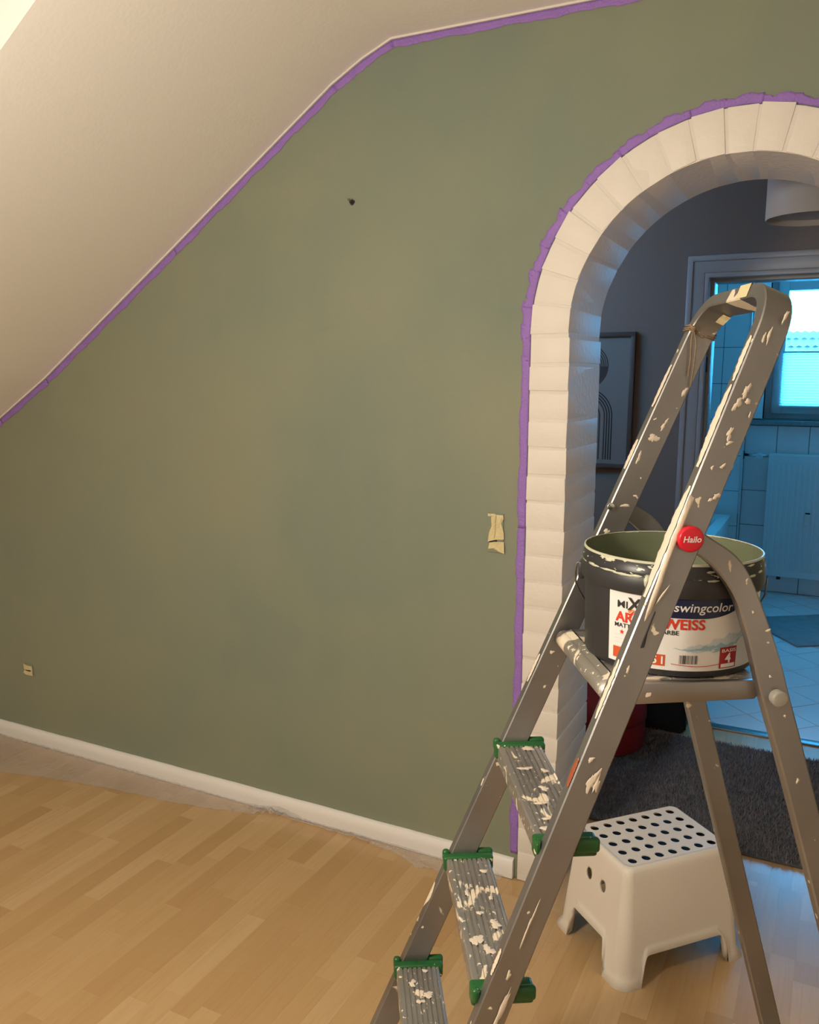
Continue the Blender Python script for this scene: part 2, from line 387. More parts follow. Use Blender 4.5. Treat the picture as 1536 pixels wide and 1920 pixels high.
n2 = strips(fh, -0.62, 0.30, YB, YH - 0.0, lambda x, y, b: True)
n3 = strips(fl, -0.65, 0.12, YW - 0.02, YB, lambda x, y, b: True)
print('strips', n1, n2, n3)

# ceilings
slope_v = []; slope_f = []
for (x, z) in EDGE: slope_v += [(x, 1.345, z), (x, YW + 0.05, z)]
for i in range(len(EDGE) - 1): slope_f.append((2 * i, 2 * i + 1, 2 * i + 3, 2 * i + 2))
cl = mesh('ceiling_slope', slope_v, slope_f, 'ceil', None, False)
for i, p in enumerate(cl.data.polygons): p.use_smooth = i >= 4
struct(cl, 'white sloping attic ceiling')
struct(box('ceiling', EDGE[-1][0], 1.7, -2.6, YB + 0.01, CZ, CZ + 0.1, 'ceil'), 'flat white ceiling')
struct(box('ceiling_dormer', -3.6, EDGE[-1][0], -2.6, 1.36, 2.70, 2.80, 'ceil'), 'flat white ceiling of the dormer')
chk = list(EDGE) + [(-1.186, 2.75), (-3.5, 2.75)]
struct(prism('wall_dormer', chk, 'y', 1.312, 1.345, 'ceil'), 'white triangular side wall of the dormer')
struct(box('wall_dormer_top', EDGE[-1][0], EDGE[-1][0] + 0.05, -2.6, 1.36, CZ, 2.75, 'ceil'), 'white upstand between room ceiling and dormer ceiling')
struct(box('wall_left', -3.6, -3.5, -2.6, YB, -0.1, 2.75, 'white'), 'white wall on the left')
struct(box('wall_right', 1.6, 1.7, -2.6, 6.6, -0.1, CZ, 'white'), 'white wall on the right')
struct(box('wall_behind', -3.6, 1.7, -2.7, -2.6, -0.1, 2.75, 'white'), 'white wall behind the viewer')
# thin white caulk line where ceiling meets the green wall
cv, cf = [], []
for i, (x, z) in enumerate(EDGE[1:] + [(-0.3, CZ), (1.5, CZ)]):
    for (dy, dz) in ((-0.006, 0.0006), (-0.006, -0.005), (0.0, -0.005)): cv.append((x, YW + dy, z + dz))
nn = len(EDGE) + 1
for i in range(nn - 1):
    for k in range(2): cf.append((3 * i + k, 3 * i + k + 1, 3 * i + 3 + k + 1, 3 * i + 3 + k))
struct(mesh('trim_1', cv, cf, 'brick'), 'thin white sealant line between ceiling and green wall')

# baseboard, slightly rippled top edge where it is masked
bv, bf = [], []
nb = 160
for i in range(nb + 1):
    x = -3.5 + (AX - RO - 0.012 + 3.5) * i / nb
    rz = 0.0009 * noise1(x * 10, 1.0)
    ry = 0.0007 * noise1(x * 7, 4.0)
    bv += [(x, YW - 0.016 + ry, 0.0), (x, YW - 0.016 + ry * 1.5, 0.030), (x, YW - 0.014 + ry, 0.056 + rz), (x, YW - 0.004, 0.061 + rz), (x, YW + 0.0, 0.061 + rz)]
for i in range(nb):
    for k in range(4): bf.append((5 * i + k, 5 * i + k + 1, 5 * i + 6 + k, 5 * i + 5 + k))
bb = struct(mesh('baseboard_back', bv, bf, 'base', None, True), 'low white baseboard under the green wall')
mesh('end_cap', [bv[-5], bv[-4], bv[-3], bv[-2], bv[-1], (bv[-1][0], YW, 0)], [(0, 1, 2, 3, 4, 5)], 'base', bb)

# ------------------------------------------------------------------ brick arch
arch = struct(empty('trim_2', (AX, YW, 0)), 'arched opening framed with white painted bricks')
def lb(vs8, jit, mat='brick', name='brick', bev=0.0028):
    b = bmesh.new()
    v = [b.verts.new((p[0] - AX + random.uniform(-jit, jit), p[1] - YW + random.uniform(-jit, jit), p[2] + random.uniform(-jit, jit))) for p in vs8]
    for q in ((3, 2, 1, 0), (4, 5, 6, 7), (0, 1, 5, 4), (1, 2, 6, 5), (2, 3, 7, 6), (3, 0, 4, 7)): b.faces.new([v[i] for i in q])
    bmesh.ops.recalc_face_normals(b, faces=b.faces)
    bmesh.ops.bevel(b, geom=list(b.edges), offset=bev, segments=2, affect='EDGES', profile=0.6)
    return bmobj(name, b, mat, arch, angle=0.3)
JH = 0.0747; JG = 0.0085
YF = YW - 0.010
for side in (-1, 1):
    xo, xi = AX + side * RO, AX + side * (RO - 0.109)
    k = 0
    while True:
        zt = 1.586 - JH * k - JG / 2 + 0.0; zb = zt - JH + JG
        if zt < 0.02: break
        zb = max(zb, 0.0)
        dx = random.uniform(-0.0012, 0.0012); dy = random.uniform(-0.001, 0.001)
        x0, x1 = min(xo, xi) + dx * (side < 0) , max(xo, xi) + dx
        lb([(x0, YF + dy, zb), (x1, YF + dy, zb), (x1, YB + 0.008, zb), (x0, YB + 0.008, zb), (x0, YF + dy, zt), (x1, YF + dy, zt), (x1, YB + 0.008, zt), (x0, YB + 0.008, zt)], 0.0015)
        k += 1
ANG = [183.0, 171.6, 162.0, 152.3, 143.1, 133.0, 123.4, 113.1, 103.9, 94.6, 85.9, 76.8, 67.4, 58.0, 48.6, 39.2, 29.8, 20.4, 11.0, 0.0]
for i in range(len(ANG) - 1):
    a0, a1 = math.radians(ANG[i] - 0.45), math.radians(ANG[i + 1] + 0.45)
    am = (a0 + a1) / 2
    if i == 0: a0 = math.radians(181.0)
    ro = RO + random.uniform(-0.002, 0.003); r_i = RI + random.uniform(-0.002, 0.001); dy = random.uniform(-0.0012, 0.001)
    # flat-ended bricks: chord instead of arc
    P = lambda r, a, y: (AX + r * math.cos(a), y, AZ + r * math.sin(a))
    lb([P(r_i, a0, YF + dy), P(r_i, a1, YF + dy), P(r_i, a1, YB + 0.008), P(r_i, a0, YB + 0.008), P(ro, a0, YF + dy), P(ro, a1, YF + dy), P(ro, a1, YB + 0.008), P(ro, a0, YB + 0.008)], 0.0015)
# mortar body, recessed a little
mo = [(AX - RO + 0.001, 0.0)] + [(AX + (RO - 0.001) * math.cos(PI - PI * i / 36), AZ + (RO - 0.001) * math.sin(PI - PI * i / 36)) for i in range(37)] + [(AX + RO - 0.001, 0.0)]
mi = [(AX + RO - 0.1086, 0.0), (AX + RO - 0.1086, 1.50)] + [(AX + (RI - 0.0014) * math.cos(PI * i / 72), AZ + (RI - 0.0014) * math.sin(PI * i / 72)) for i in range(73)] + [(AX - RO + 0.1086, 1.50)] + [(AX - RO + 0.1065, 0.0)]
loop = [(p[0] - AX, p[1]) for p in mo + mi]
prism('mortar', loop, 'y', -0.0080, YB - YW + 0.006, 'mortar', arch, smooth_angle=0.3)

# ------------------------------------------------------------------ purple masking tape
def tape_strip(name, path, w0, label, seed, group, lift=0.0012, crinkle=0.004, mat='tape', inward=None):
    """path: list of (x,z,nx,nz) edge points with the outward (paint side) normal; ragged painted edge"""
    vs, fs = [], []
    nw = 4
    for i, (x, z, nx, nz) in enumerate(path):
        t = i / max(1, len(path) - 1)
        wdt = w0 * (1 + crinkle * 60 * noise1(i * 0.23 + seed * 7, seed)) + random.uniform(-0.0006, 0.0006)
        for k in range(nw + 1):
            f = k / nw
            h = lift + abs(noise1(i * 0.6 + k * 2.1, seed)) * 0.0010 * crinkle / 0.004
            vs.append((x + nx * wdt * f, YW - h, z + nz * wdt * f))
    m = nw + 1
    for i in range(len(path) - 1):
        for k in range(nw): fs.append((i * m + k, i * m + k + 1, (i + 1) * m + k + 1, (i + 1) * m + k))
    o = mesh(name, vs, fs, mat, None, True)
    md = o.modifiers.new('thick', 'SOLIDIFY'); md.thickness = 0.0004
    return tag(o, label, 'masking tape', group)
def along(pts, step=0.012):
    out = []
    for (a, b) in zip(pts[:-1], pts[1:]):
        d = math.hypot(b[0] - a[0], b[1] - a[1]); n = max(1, int(d / step)); tx, tz = (b[0] - a[0]) / d, (b[1] - a[1]) / d
        for i in range(n): out.append((a[0] + (b[0] - a[0]) * i / n, a[1] + (b[1] - a[1]) * i / n, tz, -tx))
    out.append((*pts[-1], tz, -tx)); return out
off = 0.006
E2 = [(x + (off * 0.55 if x < -1.25 else 0), z - off * (0.85 if x < -1.25 else 1)) for x, z in EDGE]
pieces = [([E2[0], E2[1], E2[2]], 'lowest purple tape strip on the slope, at the left edge of the green wall'),
          ([E2[2], E2[3]], 'short purple tape strip at the lower end of the slope, next above the lowest'),
          ([E2[3], E2[4]], 'long purple tape strip along the lower half of the sloping ceiling edge'),
          ([E2[4], E2[5]], 'long purple tape strip along the upper half of the sloping ceiling edge'),
          ([E2[5], E2[6], E2[7]], 'bent purple tape strip on the rounded knee between slope and flat ceiling'),
          ([E2[7], (-0.35, CZ - off)], 'purple tape strip along the flat ceiling above the green wall')]
for i, (pp, lab) in enumerate(pieces):
    tape_strip('masking_tape', along(pp), 0.022 if i < 5 else 0.02, lab, 1.3 + i, 'purple tape along the ceiling edge', lift=0.001 + 0.0004 * (i % 2), crinkle=0.0035)
# along the arch
RT = RO + 0.0025
def arc_path(a0, a1, n=14): return [(AX + RT * math.cos(math.radians(a0 + (a1 - a0) * i / n)), AZ + RT * math.sin(math.radians(a0 + (a1 - a0) * i / n)), math.cos(math.radians(a0 + (a1 - a0) * i / n)), math.sin(math.radians(a0 + (a1 - a0) * i / n))) for i in range(n + 1)]
vert = [((AX - RT, 0.076), (AX - RT - 0.001, 1.075), 'long purple tape strip down the lower left side of the brick arch'),
        ((AX - RT - 0.001, 1.06), (AX - RT, 1.535), 'purple tape strip on the left side of the arch, ending level with the picture'),
        ((AX - RT, 1.52), (AX - RT, 1.62), 'short crinkled purple tape piece where the arch begins to curve')]
for i, (a, b, lab) in enumerate(vert):
    d = b[1] - a[1]; n = int(d / 0.012)
    tape_strip('masking_tape', [(a[0] + (b[0] - a[0]) * k / n, a[1] + d * k / n, -1, 0) for k in range(n + 1)], 0.024, lab, 9.1 + i, 'purple tape around the arch', lift=0.001 + 0.0005 * (i % 2), crinkle=0.003 if i < 2 else 0.006)
cuts = [181, 172, 163, 154.5, 145, 134, 124, 114, 104, 95, 86, 77, 68]
ordn = ['first', 'second', 'third', 'fourth', 'fifth', 'sixth', 'seventh', 'eighth', 'ninth', 'tenth', 'eleventh', 'twelfth']
for i in range(len(cuts) - 1):
    tape_strip('masking_tape', arc_path(cuts[i] + 1.2, cuts[i + 1] - 0.6), 0.026 if i < 4 else 0.021, '%s crinkled purple tape piece up the curve of the arch, counted from the left spring' % ordn[i], 20.7 + i * 1.9, 'purple tape around the arch', lift=0.001 + 0.0006 * (i % 2), crinkle=0.0065)

# ------------------------------------------------------------------ taped switch, socket, nail
def patch(name, pts, y, mat, parent, th=0.0012, curl=0.0025, seed=0):
    """crumpled bit of tape: outline in wall plane (x,z), relative to parent"""
    n = len(pts); cx = sum(p[0] for p in pts) / n; cz = sum(p[1] for p in pts) / n
    vs, fs = [], []
    for r, rr in enumerate((1.0, 0.66, 0.33)):
        for i, p in enumerate(pts): vs.append((cx + (p[0] - cx) * rr, y - th - abs(noise1(i * 1.7 + r * 2.2, seed)) * curl, cz + (p[1] - cz) * rr))
    vs.append((cx, y - th, cz))
    for r in range(2):
        for i in range(n): fs.append((r * n + i, r * n + (i + 1) % n, (r + 1) * n + (i + 1) % n, (r + 1) * n + i))
    for i in range(n): fs.append((2 * n + i, 2 * n + (i + 1) % n, 3 * n))
    o = mesh(name, vs, fs, mat, parent); md = o.modifiers.new('thick', 'SOLIDIFY'); md.thickness = 0.0005
    return o
def zpx(px, py, x0, z0, sx, sz, ox, oy): return (x0 + (px - ox) * sx, z0 - (py - oy) * sz)
sw = tag(empty('light_switch', (-0.848, YW, 1.04)), 'light switch insert masked with torn cream tape, beside the arch', 'light switch')
box('back_plate', -0.026, 0.022, -0.004, 0.0, -0.056, 0.056, 'green', sw, bev=0.001)
box('gap', -0.020, 0.004, -0.0046, -0.003, -0.028, -0.018, 'dark', sw)
Z = lambda px, py: ((px - 640) * 0.0545 / 420, (1010 - py) * 0.118 / 1010)
patch('tape_piece', [Z(*q) for q in ((530, 610), (640, 560), (800, 555), (815, 640), (760, 760), (800, 900), (830, 1000), (835, 1150), (640, 1170), (460, 1230), (490, 1000), (540, 850))], -0.0035, 'cream', sw, curl=0.0035, seed=1.0)
patch('tape_piece', [Z(*q) for q in ((500, 1250), (610, 1220), (835, 1210), (845, 1350), (850, 1500), (720, 1460), (600, 1390), (470, 1410))], -0.0045, 'cream', sw, seed=2.0)
patch('tape_piece', [Z(*q) for q in ((450, 540), (620, 530), (615, 580), (460, 605))], -0.0055, 'cream', sw, seed=3.0)
patch('tape_piece', [Z(*q) for q in ((600, 570), (650, 540), (630, 700), (640, 900), (610, 1130), (575, 1130), (590, 800))], -0.0065, 'cream', sw, seed=4.0)
so = tag(empty('wall_socket', (-2.835, YW, 0.310)), 'small square wall socket masked with torn cream tape near the baseboard', 'wall socket')
box('back_plate', -0.024, 0.024, -0.004, 0.0, -0.021, 0.021, 'green', so, bev=0.001)
box('gap', -0.014, 0.014, -0.0062, -0.003, -0.0065, -0.0015, 'dark', so)
Z2 = lambda px, py: ((px - 470) * 0.055 / 185, (465 - py) * 0.046 / 225)
patch('tape_piece', [Z2(*q) for q in ((390, 355), (450, 385), (545, 390), (555, 480), (520, 470), (420, 478), (390, 470))], -0.0035, 'cream', so, seed=5.0)
patch('tape_piece', [Z2(*q) for q in ((400, 490), (500, 500), (555, 470), (560, 578), (430, 578), (380, 545))], -0.0045, 'cream', so, seed=6.0)
nl = tag(empty('wall_nail', (-1.316, YW, 1.978)), 'small dark nail in a chipped hole high on the green wall', 'nail')
patch('chip', [(0.009 * math.cos(a) * (1 + 0.3 * math.sin(3 * a)), 0.008 * math.sin(a)) for a in [2 * PI * i / 9 for i in range(9)]], -0.0002, 'dark', nl, th=0.0006, curl=0.0008)
tube('shank', [(0, 0.0, 0), (0.002, -0.022, 0.004)], 0.0018, 'wire', nl, 8)
cyl_y('head', 0.002, 0.004, -0.0245, -0.022, 0.0042, 'wire', nl, 16)

# ------------------------------------------------------------------ clear plastic film along the floor
FE = [(-3.5, 1.88), (-3.1, 1.93), (-2.728, 1.985), (-2.432, 2.051), (-2.222, 2.082), (-1.973, 2.105), (-1.829, 2.134), (-1.692, 2.165), (-1.64, 2.192), (-1.56, 2.200), (-1.465, 2.200), (-1.329, 2.196), (-1.257, 2.192), (-1.201, 2.186), (-1.122, 2.172), (-1.058, 2.140), (-0.973, 2.150), (-0.86, 2.17), (-0.80, 2.19)]
def film_edge(x):
    for (a, b) in zip(FE[:-1], FE[1:]):
        if a[0] <= x <= b[0]: return a[1] + (b[1] - a[1]) * (x - a[0]) / (b[0] - a[0])
    return FE[-1][1]
fv, ff = [], []
nx, ny = 420, 16
for i in range(nx + 1):
    x = -3.5 + 2.70 * i / nx
    ye = film_edge(x) + 0.004 * noise1(x * 23, 2.0); y1 = YW - 0.0185
    for j in range(ny + 1):
        t = j / ny
        # last quarter of the rows climbs the baseboard
        if t < 0.75:
            s_ = t / 0.75; y = ye + (y1 - ye) * s_; z = 0.0015
            amp = 0.005 + 0.022 * math.exp(-((x + 1.64) / 0.09) ** 2) + 0.012 * math.exp(-((x + 1.27) / 0.10) ** 2) + 0.006 * math.exp(-((x + 1.0) / 0.12) ** 2) + 0.004 * math.exp(-((x + 2.75) / 0.3) ** 2)
            wob = abs(noise1(x * 16 + y * 21 + 3 * noise1(y * 12 + x * 5, 5.0), 2.2)) * amp + abs(noise1(x * 41 - y * 33, 0.7)) * amp * 0.35
            z += wob * math.sin(PI * min(1, s_ * 0.9 + 0.12)) ** 0.5
        else:
            s_ = (t - 0.75) / 0.25; top = 0.004 + 0.003 * abs(noise1(x * 6, 3.0)) + 0.02 * math.exp(-((x + 1.6) / 0.07) ** 2)
            y = y1 - 0.0012 - 0.003 * abs(noise1(x * 30 + s_ * 4, 1.0)); z = 0.004 + s_ * min(top, 0.055)
        fv.append((x, y, z))
for i in range(nx):
    for j in range(ny): ff.append((i * (ny + 1) + j, (i + 1) * (ny + 1) + j, (i + 1) * (ny + 1) + j + 1, i * (ny + 1) + j + 1))
tag(mesh('plastic_film', fv, ff, 'film', None, True), 'crumpled clear plastic dust sheet strip along the baseboard', 'plastic sheet')

# ------------------------------------------------------------------ hallway
DX0, DX1, DZ = -0.522, 0.30, 1.888                 # bathroom door opening
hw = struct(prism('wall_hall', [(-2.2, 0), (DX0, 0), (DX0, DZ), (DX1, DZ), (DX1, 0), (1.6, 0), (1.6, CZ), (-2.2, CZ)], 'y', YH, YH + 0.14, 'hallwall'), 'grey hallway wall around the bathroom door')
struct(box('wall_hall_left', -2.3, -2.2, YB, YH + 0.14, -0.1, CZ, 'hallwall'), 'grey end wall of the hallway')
struct(box('ceiling_hall', -2.3, 1.7, YB + 0.01, YH + 0.2, CZ, CZ + 0.1, 'ceil'), 'hallway ceiling')
df = struct(empty('door_1', (DX0, YH, 0)), 'white bathroom door frame without its door leaf')
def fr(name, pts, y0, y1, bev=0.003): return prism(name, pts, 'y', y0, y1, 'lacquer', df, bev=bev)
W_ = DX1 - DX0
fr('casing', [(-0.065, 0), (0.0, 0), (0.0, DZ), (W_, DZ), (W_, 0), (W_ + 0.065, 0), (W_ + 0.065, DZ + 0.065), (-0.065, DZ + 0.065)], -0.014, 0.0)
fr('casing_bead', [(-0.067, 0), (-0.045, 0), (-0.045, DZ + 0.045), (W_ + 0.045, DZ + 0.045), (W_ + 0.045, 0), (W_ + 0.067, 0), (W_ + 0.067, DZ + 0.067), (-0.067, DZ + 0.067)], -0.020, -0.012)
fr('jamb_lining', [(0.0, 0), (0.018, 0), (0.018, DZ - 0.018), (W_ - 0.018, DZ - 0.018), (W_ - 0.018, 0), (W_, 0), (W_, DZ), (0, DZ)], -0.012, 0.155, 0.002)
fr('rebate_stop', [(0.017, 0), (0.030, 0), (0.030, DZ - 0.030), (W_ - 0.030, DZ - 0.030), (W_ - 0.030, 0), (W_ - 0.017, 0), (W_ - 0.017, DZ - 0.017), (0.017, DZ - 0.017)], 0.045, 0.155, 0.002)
box('hinge', 0.016, 0.024, 0.028, 0.040, 1.50, 1.56, 'dark', df, bev=0.002)
struct(box('trim_3', DX0, DX1, YH - 0.005, YH + 0.045, -0.003, 0.008, 'wire', bev=0.003), 'metal threshold strip in the bathroom doorway')
struct(box('baseboard_hall', -2.2, DX0 - 0.07, YH - 0.014, YH, 0, 0.06, 'base', bev=0.002), 'white hallway baseboard')

# framed print
pf = tag(empty('framed_print', (-0.985, YH, 1.379)), 'framed abstract print of striped arcs on the hallway wall', 'picture')
hw_, hh_ = 0.204, 0.286
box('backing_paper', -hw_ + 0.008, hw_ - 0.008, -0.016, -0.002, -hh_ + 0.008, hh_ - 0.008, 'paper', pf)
for (x0, x1, z0, z1) in ((-hw_, hw_, hh_ - 0.019, hh_), (-hw_, hw_, -hh_, -hh_ + 0.019), (-hw_, -hw_ + 0.019, -hh_ + 0.019, hh_ - 0.019), (hw_ - 0.019, hw_, -hh_ + 0.019, hh_ - 0.019)):
    box('frame_bar', x0, x1, -0.028, 0.0, z0, z1, 'framewood', pf, bev=0.0015)
def flat_arc(name, cx, cz, r0, r1, a0, a1, y, mat, leg=0.0, n=40):
    o_, i_ = [], []
    for k in range(n + 1):
        a = a0 + (a1 - a0) * k / n; o_.append((cx + r1 * math.cos(a), cz + r1 * math.sin(a))); i_.append((cx + r0 * math.cos(a), cz + r0 * math.sin(a)))
    if leg:
        o_ = [(o_[0][0], cz - leg)] + o_ + [(o_[-1][0], cz - leg)]; i_ = [(i_[0][0], cz - leg)] + i_ + [(i_[-1][0], cz - leg)]
    vs = [(p[0], y, p[1]) for p in o_] + [(p[0], y, p[1]) for p in i_]; m = len(o_)
    return mesh(name, vs, [(k, k + 1, m + k + 1, m + k) for k in range(m - 1)], mat, pf)
for k in range(8):
    r = 0.094 - k * 0.0085; flat_arc('printed_stripe', 0, 0.144, r - 0.0045, r, 0, PI, -0.0165, 'pdark' if k % 2 == 0 else 'pbrown')
flat_arc('printed_half_disc', 0, 0.144, 0.0005, 0.094, PI, 2 * PI, -0.0165, 'pbrown')
for k in range(9):
    r = 0.119 - k * 0.0105; flat_arc('printed_arch', 0, -0.066, r - 0.0052, r, 0, PI, -0.0165, 'pdark' if k < 3 else ('pbrown' if k % 2 else 'pbeige'), leg=0.185)

# drum lamp
lm = tag(empty('drum_lamp', (-0.122, 3.05, 0)), 'white fabric drum ceiling lamp behind the arch', 'lamp')
lathe('lamp_shade', [(0.135, 1.975), (0.138, 1.972), (0.140, 1.975), (0.140, 2.235), (0.138, 2.238), (0.135, 2.235)], 'shade', lm, 64, close=True)
lathe('diffuser', [(0.0, 1.992), (0.10, 1.992), (0.131, 1.990), (0.131, 1.996), (0.0, 1.998)], 'shade', lm, 48)
lathe('rod', [(0.0, 2.0), (0.008, 2.0), (0.008, 2.36), (0.045, 2.37), (0.05, CZ), (0.0, CZ)], 'chrome', lm, 24)

# red pouf and black bag
rp = tag(empty('red_pouf', (-0.790, 3.285, 0.011)), 'dark red rounded fabric pouf with a lid seam, beside the arch foot', 'pouf')
lathe('body', [(0.0, 0.0), (0.165, 0.0), (0.182, 0.012), (0.186, 0.05), (0.186, 0.112), (0.183, 0.118), (0.0, 0.118)], 'redfab', rp, 48)
lathe('lid', [(0.0, 0.119), (0.184, 0.119), (0.190, 0.126), (0.189, 0.165), (0.176, 0.195), (0.140, 0.215), (0.08, 0.225), (0.0, 0.228)], 'redfab', rp, 48)
bag = tag(empty('black_bag', (-0.77, 3.566, 0.0)), 'black fabric bag standing against the hallway wall by the door', 'bag')
bm_ = box_bm(-0.27, 0.285, -0.060, 0.060, 0.0, 0.40, 0.025, 4)
for v in bm_.verts:
    v.co.x += 0.012 * noise1(v.co.z * 9 + v.co.y * 5, 2.0); v.co.y += 0.010 * noise1(v.co.x * 11 + v.co.z * 7, 1.0)
bmobj('body', bm_, 'blackfab', bag, angle=1.2)
box('side_piping', 0.279, 0.292, -0.05, -0.038, 0.02, 0.38, 'dark', bag, bev=0.004)
tube('handle', [(-0.10, -0.05, 0.39), (-0.09, -0.06, 0.46), (0.0, -0.06, 0.50), (0.09, -0.06, 0.46), (0.10, -0.05, 0.39)], 0.012, 'blackfab', bag, 8)

# rug with pile
rx0, rx1, ry0, ry1 = -1.25, 0.75, 2.665, 3.485
rug = tag(empty('shag_rug', (0, 0, 0)), 'charcoal shag rug lying in the hallway', 'rug')
box('backing', rx0, rx1, ry0, ry1, 0.0005, 0.010, 'rug', rug, bev=0.003)
pv, pfc = [], []
for i in range(42000):
    x = random.uniform(max(rx0, -0.85), min(rx1, 0.35)); y = random.uniform(ry0, ry1); a = random.uniform(0, 2 * PI); b_ = random.uniform(0, 2 * PI)
    w_ = 0.0022; h_ = random.uniform(0.010, 0.019); ln = random.uniform(0.002, 0.011)
    k = len(pv)
    pv += [(x - w_ * math.cos(a), y - w_ * math.sin(a), 0.008), (x + w_ * math.cos(a), y + w_ * math.sin(a), 0.008), (x + ln * math.cos(b_), y + ln * math.sin(b_), 0.008 + h_)]
    pfc.append((k, k + 1, k + 2))
tag(mesh('pile', pv, pfc, 'pile', rug), None, kind='stuff')

# ------------------------------------------------------------------ bathroom
WX0, WX1, WZ0, WZ1 = -0.475, 0.75, 1.20, 2.19       # window opening
YP = 6.19                                            # face of the tiled pipe casing left of the window
PX = -0.575                                          # its right edge
bw = struct(prism('wall_bathroom', [(-1.7, -0.1), (1.6, -0.1), (1.6, CZ), (-1.7, CZ)], 'y', YBW + 0.26, YBW + 0.27, 'white'), 'bathroom outer wall')
bpy.data.objects.remove(bw)
def wall_with_hole(name, X0, X1, Z0, Z1, y0, y1, mat):
    b = bmesh.new()
    for (x0, x1, z0, z1) in ((X0, WX0, Z0, Z1), (WX1, X1, Z0, Z1), (WX0, WX1, Z0, WZ0), (WX0, WX1, WZ1, Z1)): box_bm(x0, x1, y0, y1, z0, z1, bm=b)
    return bmobj(name, b, mat)
bw = struct(wall_with_hole('wall_bathroom', -1.7, 1.6, -0.1, CZ, YBW + 0.006, YBW + 0.30, 'grout'), 'tiled bathroom window wall')
pc = struct(box('wall_pipe_casing', -1.7, PX - 0.006, YP + 0.006, YBW + 0.01, -0.1, CZ, 'grout'), 'tiled pipe casing left of the bathroom window')
struct(box('wall_bathroom_left', -1.8, -1.7, YH + 0.1, YBW + 0.3, -0.1, CZ, 'tile'), 'tiled left bathroom wall')
struct(box('ceiling_bathroom', -1.8, 1.7, YH + 0.14, YBW + 0.32, CZ, CZ + 0.1, 'ceil'), 'bathroom ceiling')
fb = struct(box('floor_bathroom', -1.8, 1.6, YH + 0.02, YBW + 0.3, -0.1, -0.004, 'grout'), 'bathroom floor with diagonal pale tiles')
ROWS = [1.679 + 0.2435 * k for k in range(-7, 4)]
def wtile(parent, x0, x1, z0, z1, y):
    g = 0.0018
    if x1 - x0 < 0.012 or z1 - z0 < 0.012: return
    return box('tile', x0 + g, x1 - g, y + random.uniform(-0.0004, 0.0004), y + 0.007, z0 + g, z1 - g, 'tile', parent, bev=0.0012, seg=1)
for k in range(len(ROWS) - 1):
    z0, z1 = max(ROWS[k], 0.0), min(ROWS[k + 1], CZ)
    if z1 <= 0.01 or z0 >= CZ: continue
    for (x0, x1) in ((-1.139, -0.939), (-0.939, -0.739), (-0.739, PX - 0.008)): wtile(pc, x0, x1, z0, z1, YP)
    xs = [PX, -0.372, -0.172, 0.028, 0.228, 0.428, 0.628]
    for (x0, x1) in zip(xs[:-1], xs[1:]):
        if z1 <= WZ0 - 0.04: wtile(bw, x0, x1, z0, z1, YBW)
        elif z0 < WZ0 - 0.04: wtile(bw, x0, x1, z0, WZ0 - 0.045, YBW)
        if x0 < WX0 and z1 > WZ0:
            wtile(bw, x0, WX0, max(z0, WZ0 - 0.0), z1, YBW)
box('corner_trim', PX - 0.012, PX + 0.004, YP - 0.003, YP + 0.012, 0.55, CZ, 'frame_w', pc, bev=0.002)
# side face of the casing
for k in range(len(ROWS) - 1):
    z0, z1 = max(ROWS[k], 0.0), min(ROWS[k + 1], CZ)
    if z1 > 0.01: box('tile', PX - 0.008, PX, YP + 0.014, YBW - 0.002, z0 + 0.002, z1 - 0.002, 'tile', pc, bev=0.001, seg=1)
# diagonal floor tiles, clipped at the room edges
q2 = math.sqrt(0.5); sp = 0.2835
for i in range(-14, 16):
    for j in range(-14, 16):
        c0 = -3.872 - sp * i; d0 = 3.614 + sp * j           # x-y and x+y of the tile's sides
        cs = [(c0, d0), (c0, d0 + sp), (c0 - sp, d0 + sp), (c0 - sp, d0)]
        poly = [((c + d) / 2, (d - c) / 2) for c, d in cs]
        cx = sum(p[0] for p in poly) / 4; cy = sum(p[1] for p in poly) / 4
        poly = [(cx + (p[0] - cx) * 0.976, cy + (p[1] - cy) * 0.976) for p in poly]
        if not (-0.95 < cx < 0.55): continue
        poly = clip_poly(poly, -1.2, 1.5, YH + 0.048, YBW - 0.001)
        if len(poly) >= 3:
            ax = max(p[0] for p in poly) - min(p[0] for p in poly); ay = max(p[1] for p in poly) - min(p[1] for p in poly)
            if ax > 0.01 and ay > 0.01: prism('tile', poly, 'z', -0.004, 0.0 + random.uniform(-0.0003, 0.0003), 'ftile', fb)
# window
wn = struct(empty('window_1', (0, YBW, 0)), 'bathroom window with a pleated blind over its lower half')
def wf(name, x0, x1, z0, z1, y0, y1, mat='frame_w', bev=0.004): return box(name, x0, x1, y0, y1, z0, z1, mat, wn, bev=bev)
for (x0, x1, z0, z1) in ((WX0, WX0 + 0.055, WZ0, WZ1), (WX1 - 0.055, WX1, WZ0, WZ1), (WX0 + 0.055, WX1 - 0.055, WZ1 - 0.05, WZ1), (WX0 + 0.055, WX1 - 0.055, WZ0, WZ0 + 0.05)): wf('window_frame', x0, x1, z0, z1, 0.10, 0.17)
sx0, sx1, sz0, sz1 = WX0 + 0.045, WX1 - 0.045, WZ0 + 0.035, WZ1 - 0.06
for (x0, x1, z0, z1) in ((sx0, sx0 + 0.065, sz0, sz1), (sx1 - 0.065, sx1, sz0, sz1), (sx0 + 0.065, sx1 - 0.065, sz1 - 0.075, sz1), (sx0 + 0.065, sx1 - 0.065, sz0, sz0 + 0.065)): wf('sash', x0, x1, z0, z1, 0.075, 0.135)
wf('pane', sx0 + 0.06, sx1 - 0.06, sz0 + 0.06, sz1 - 0.07, 0.105, 0.111, 'glass', 0.0)
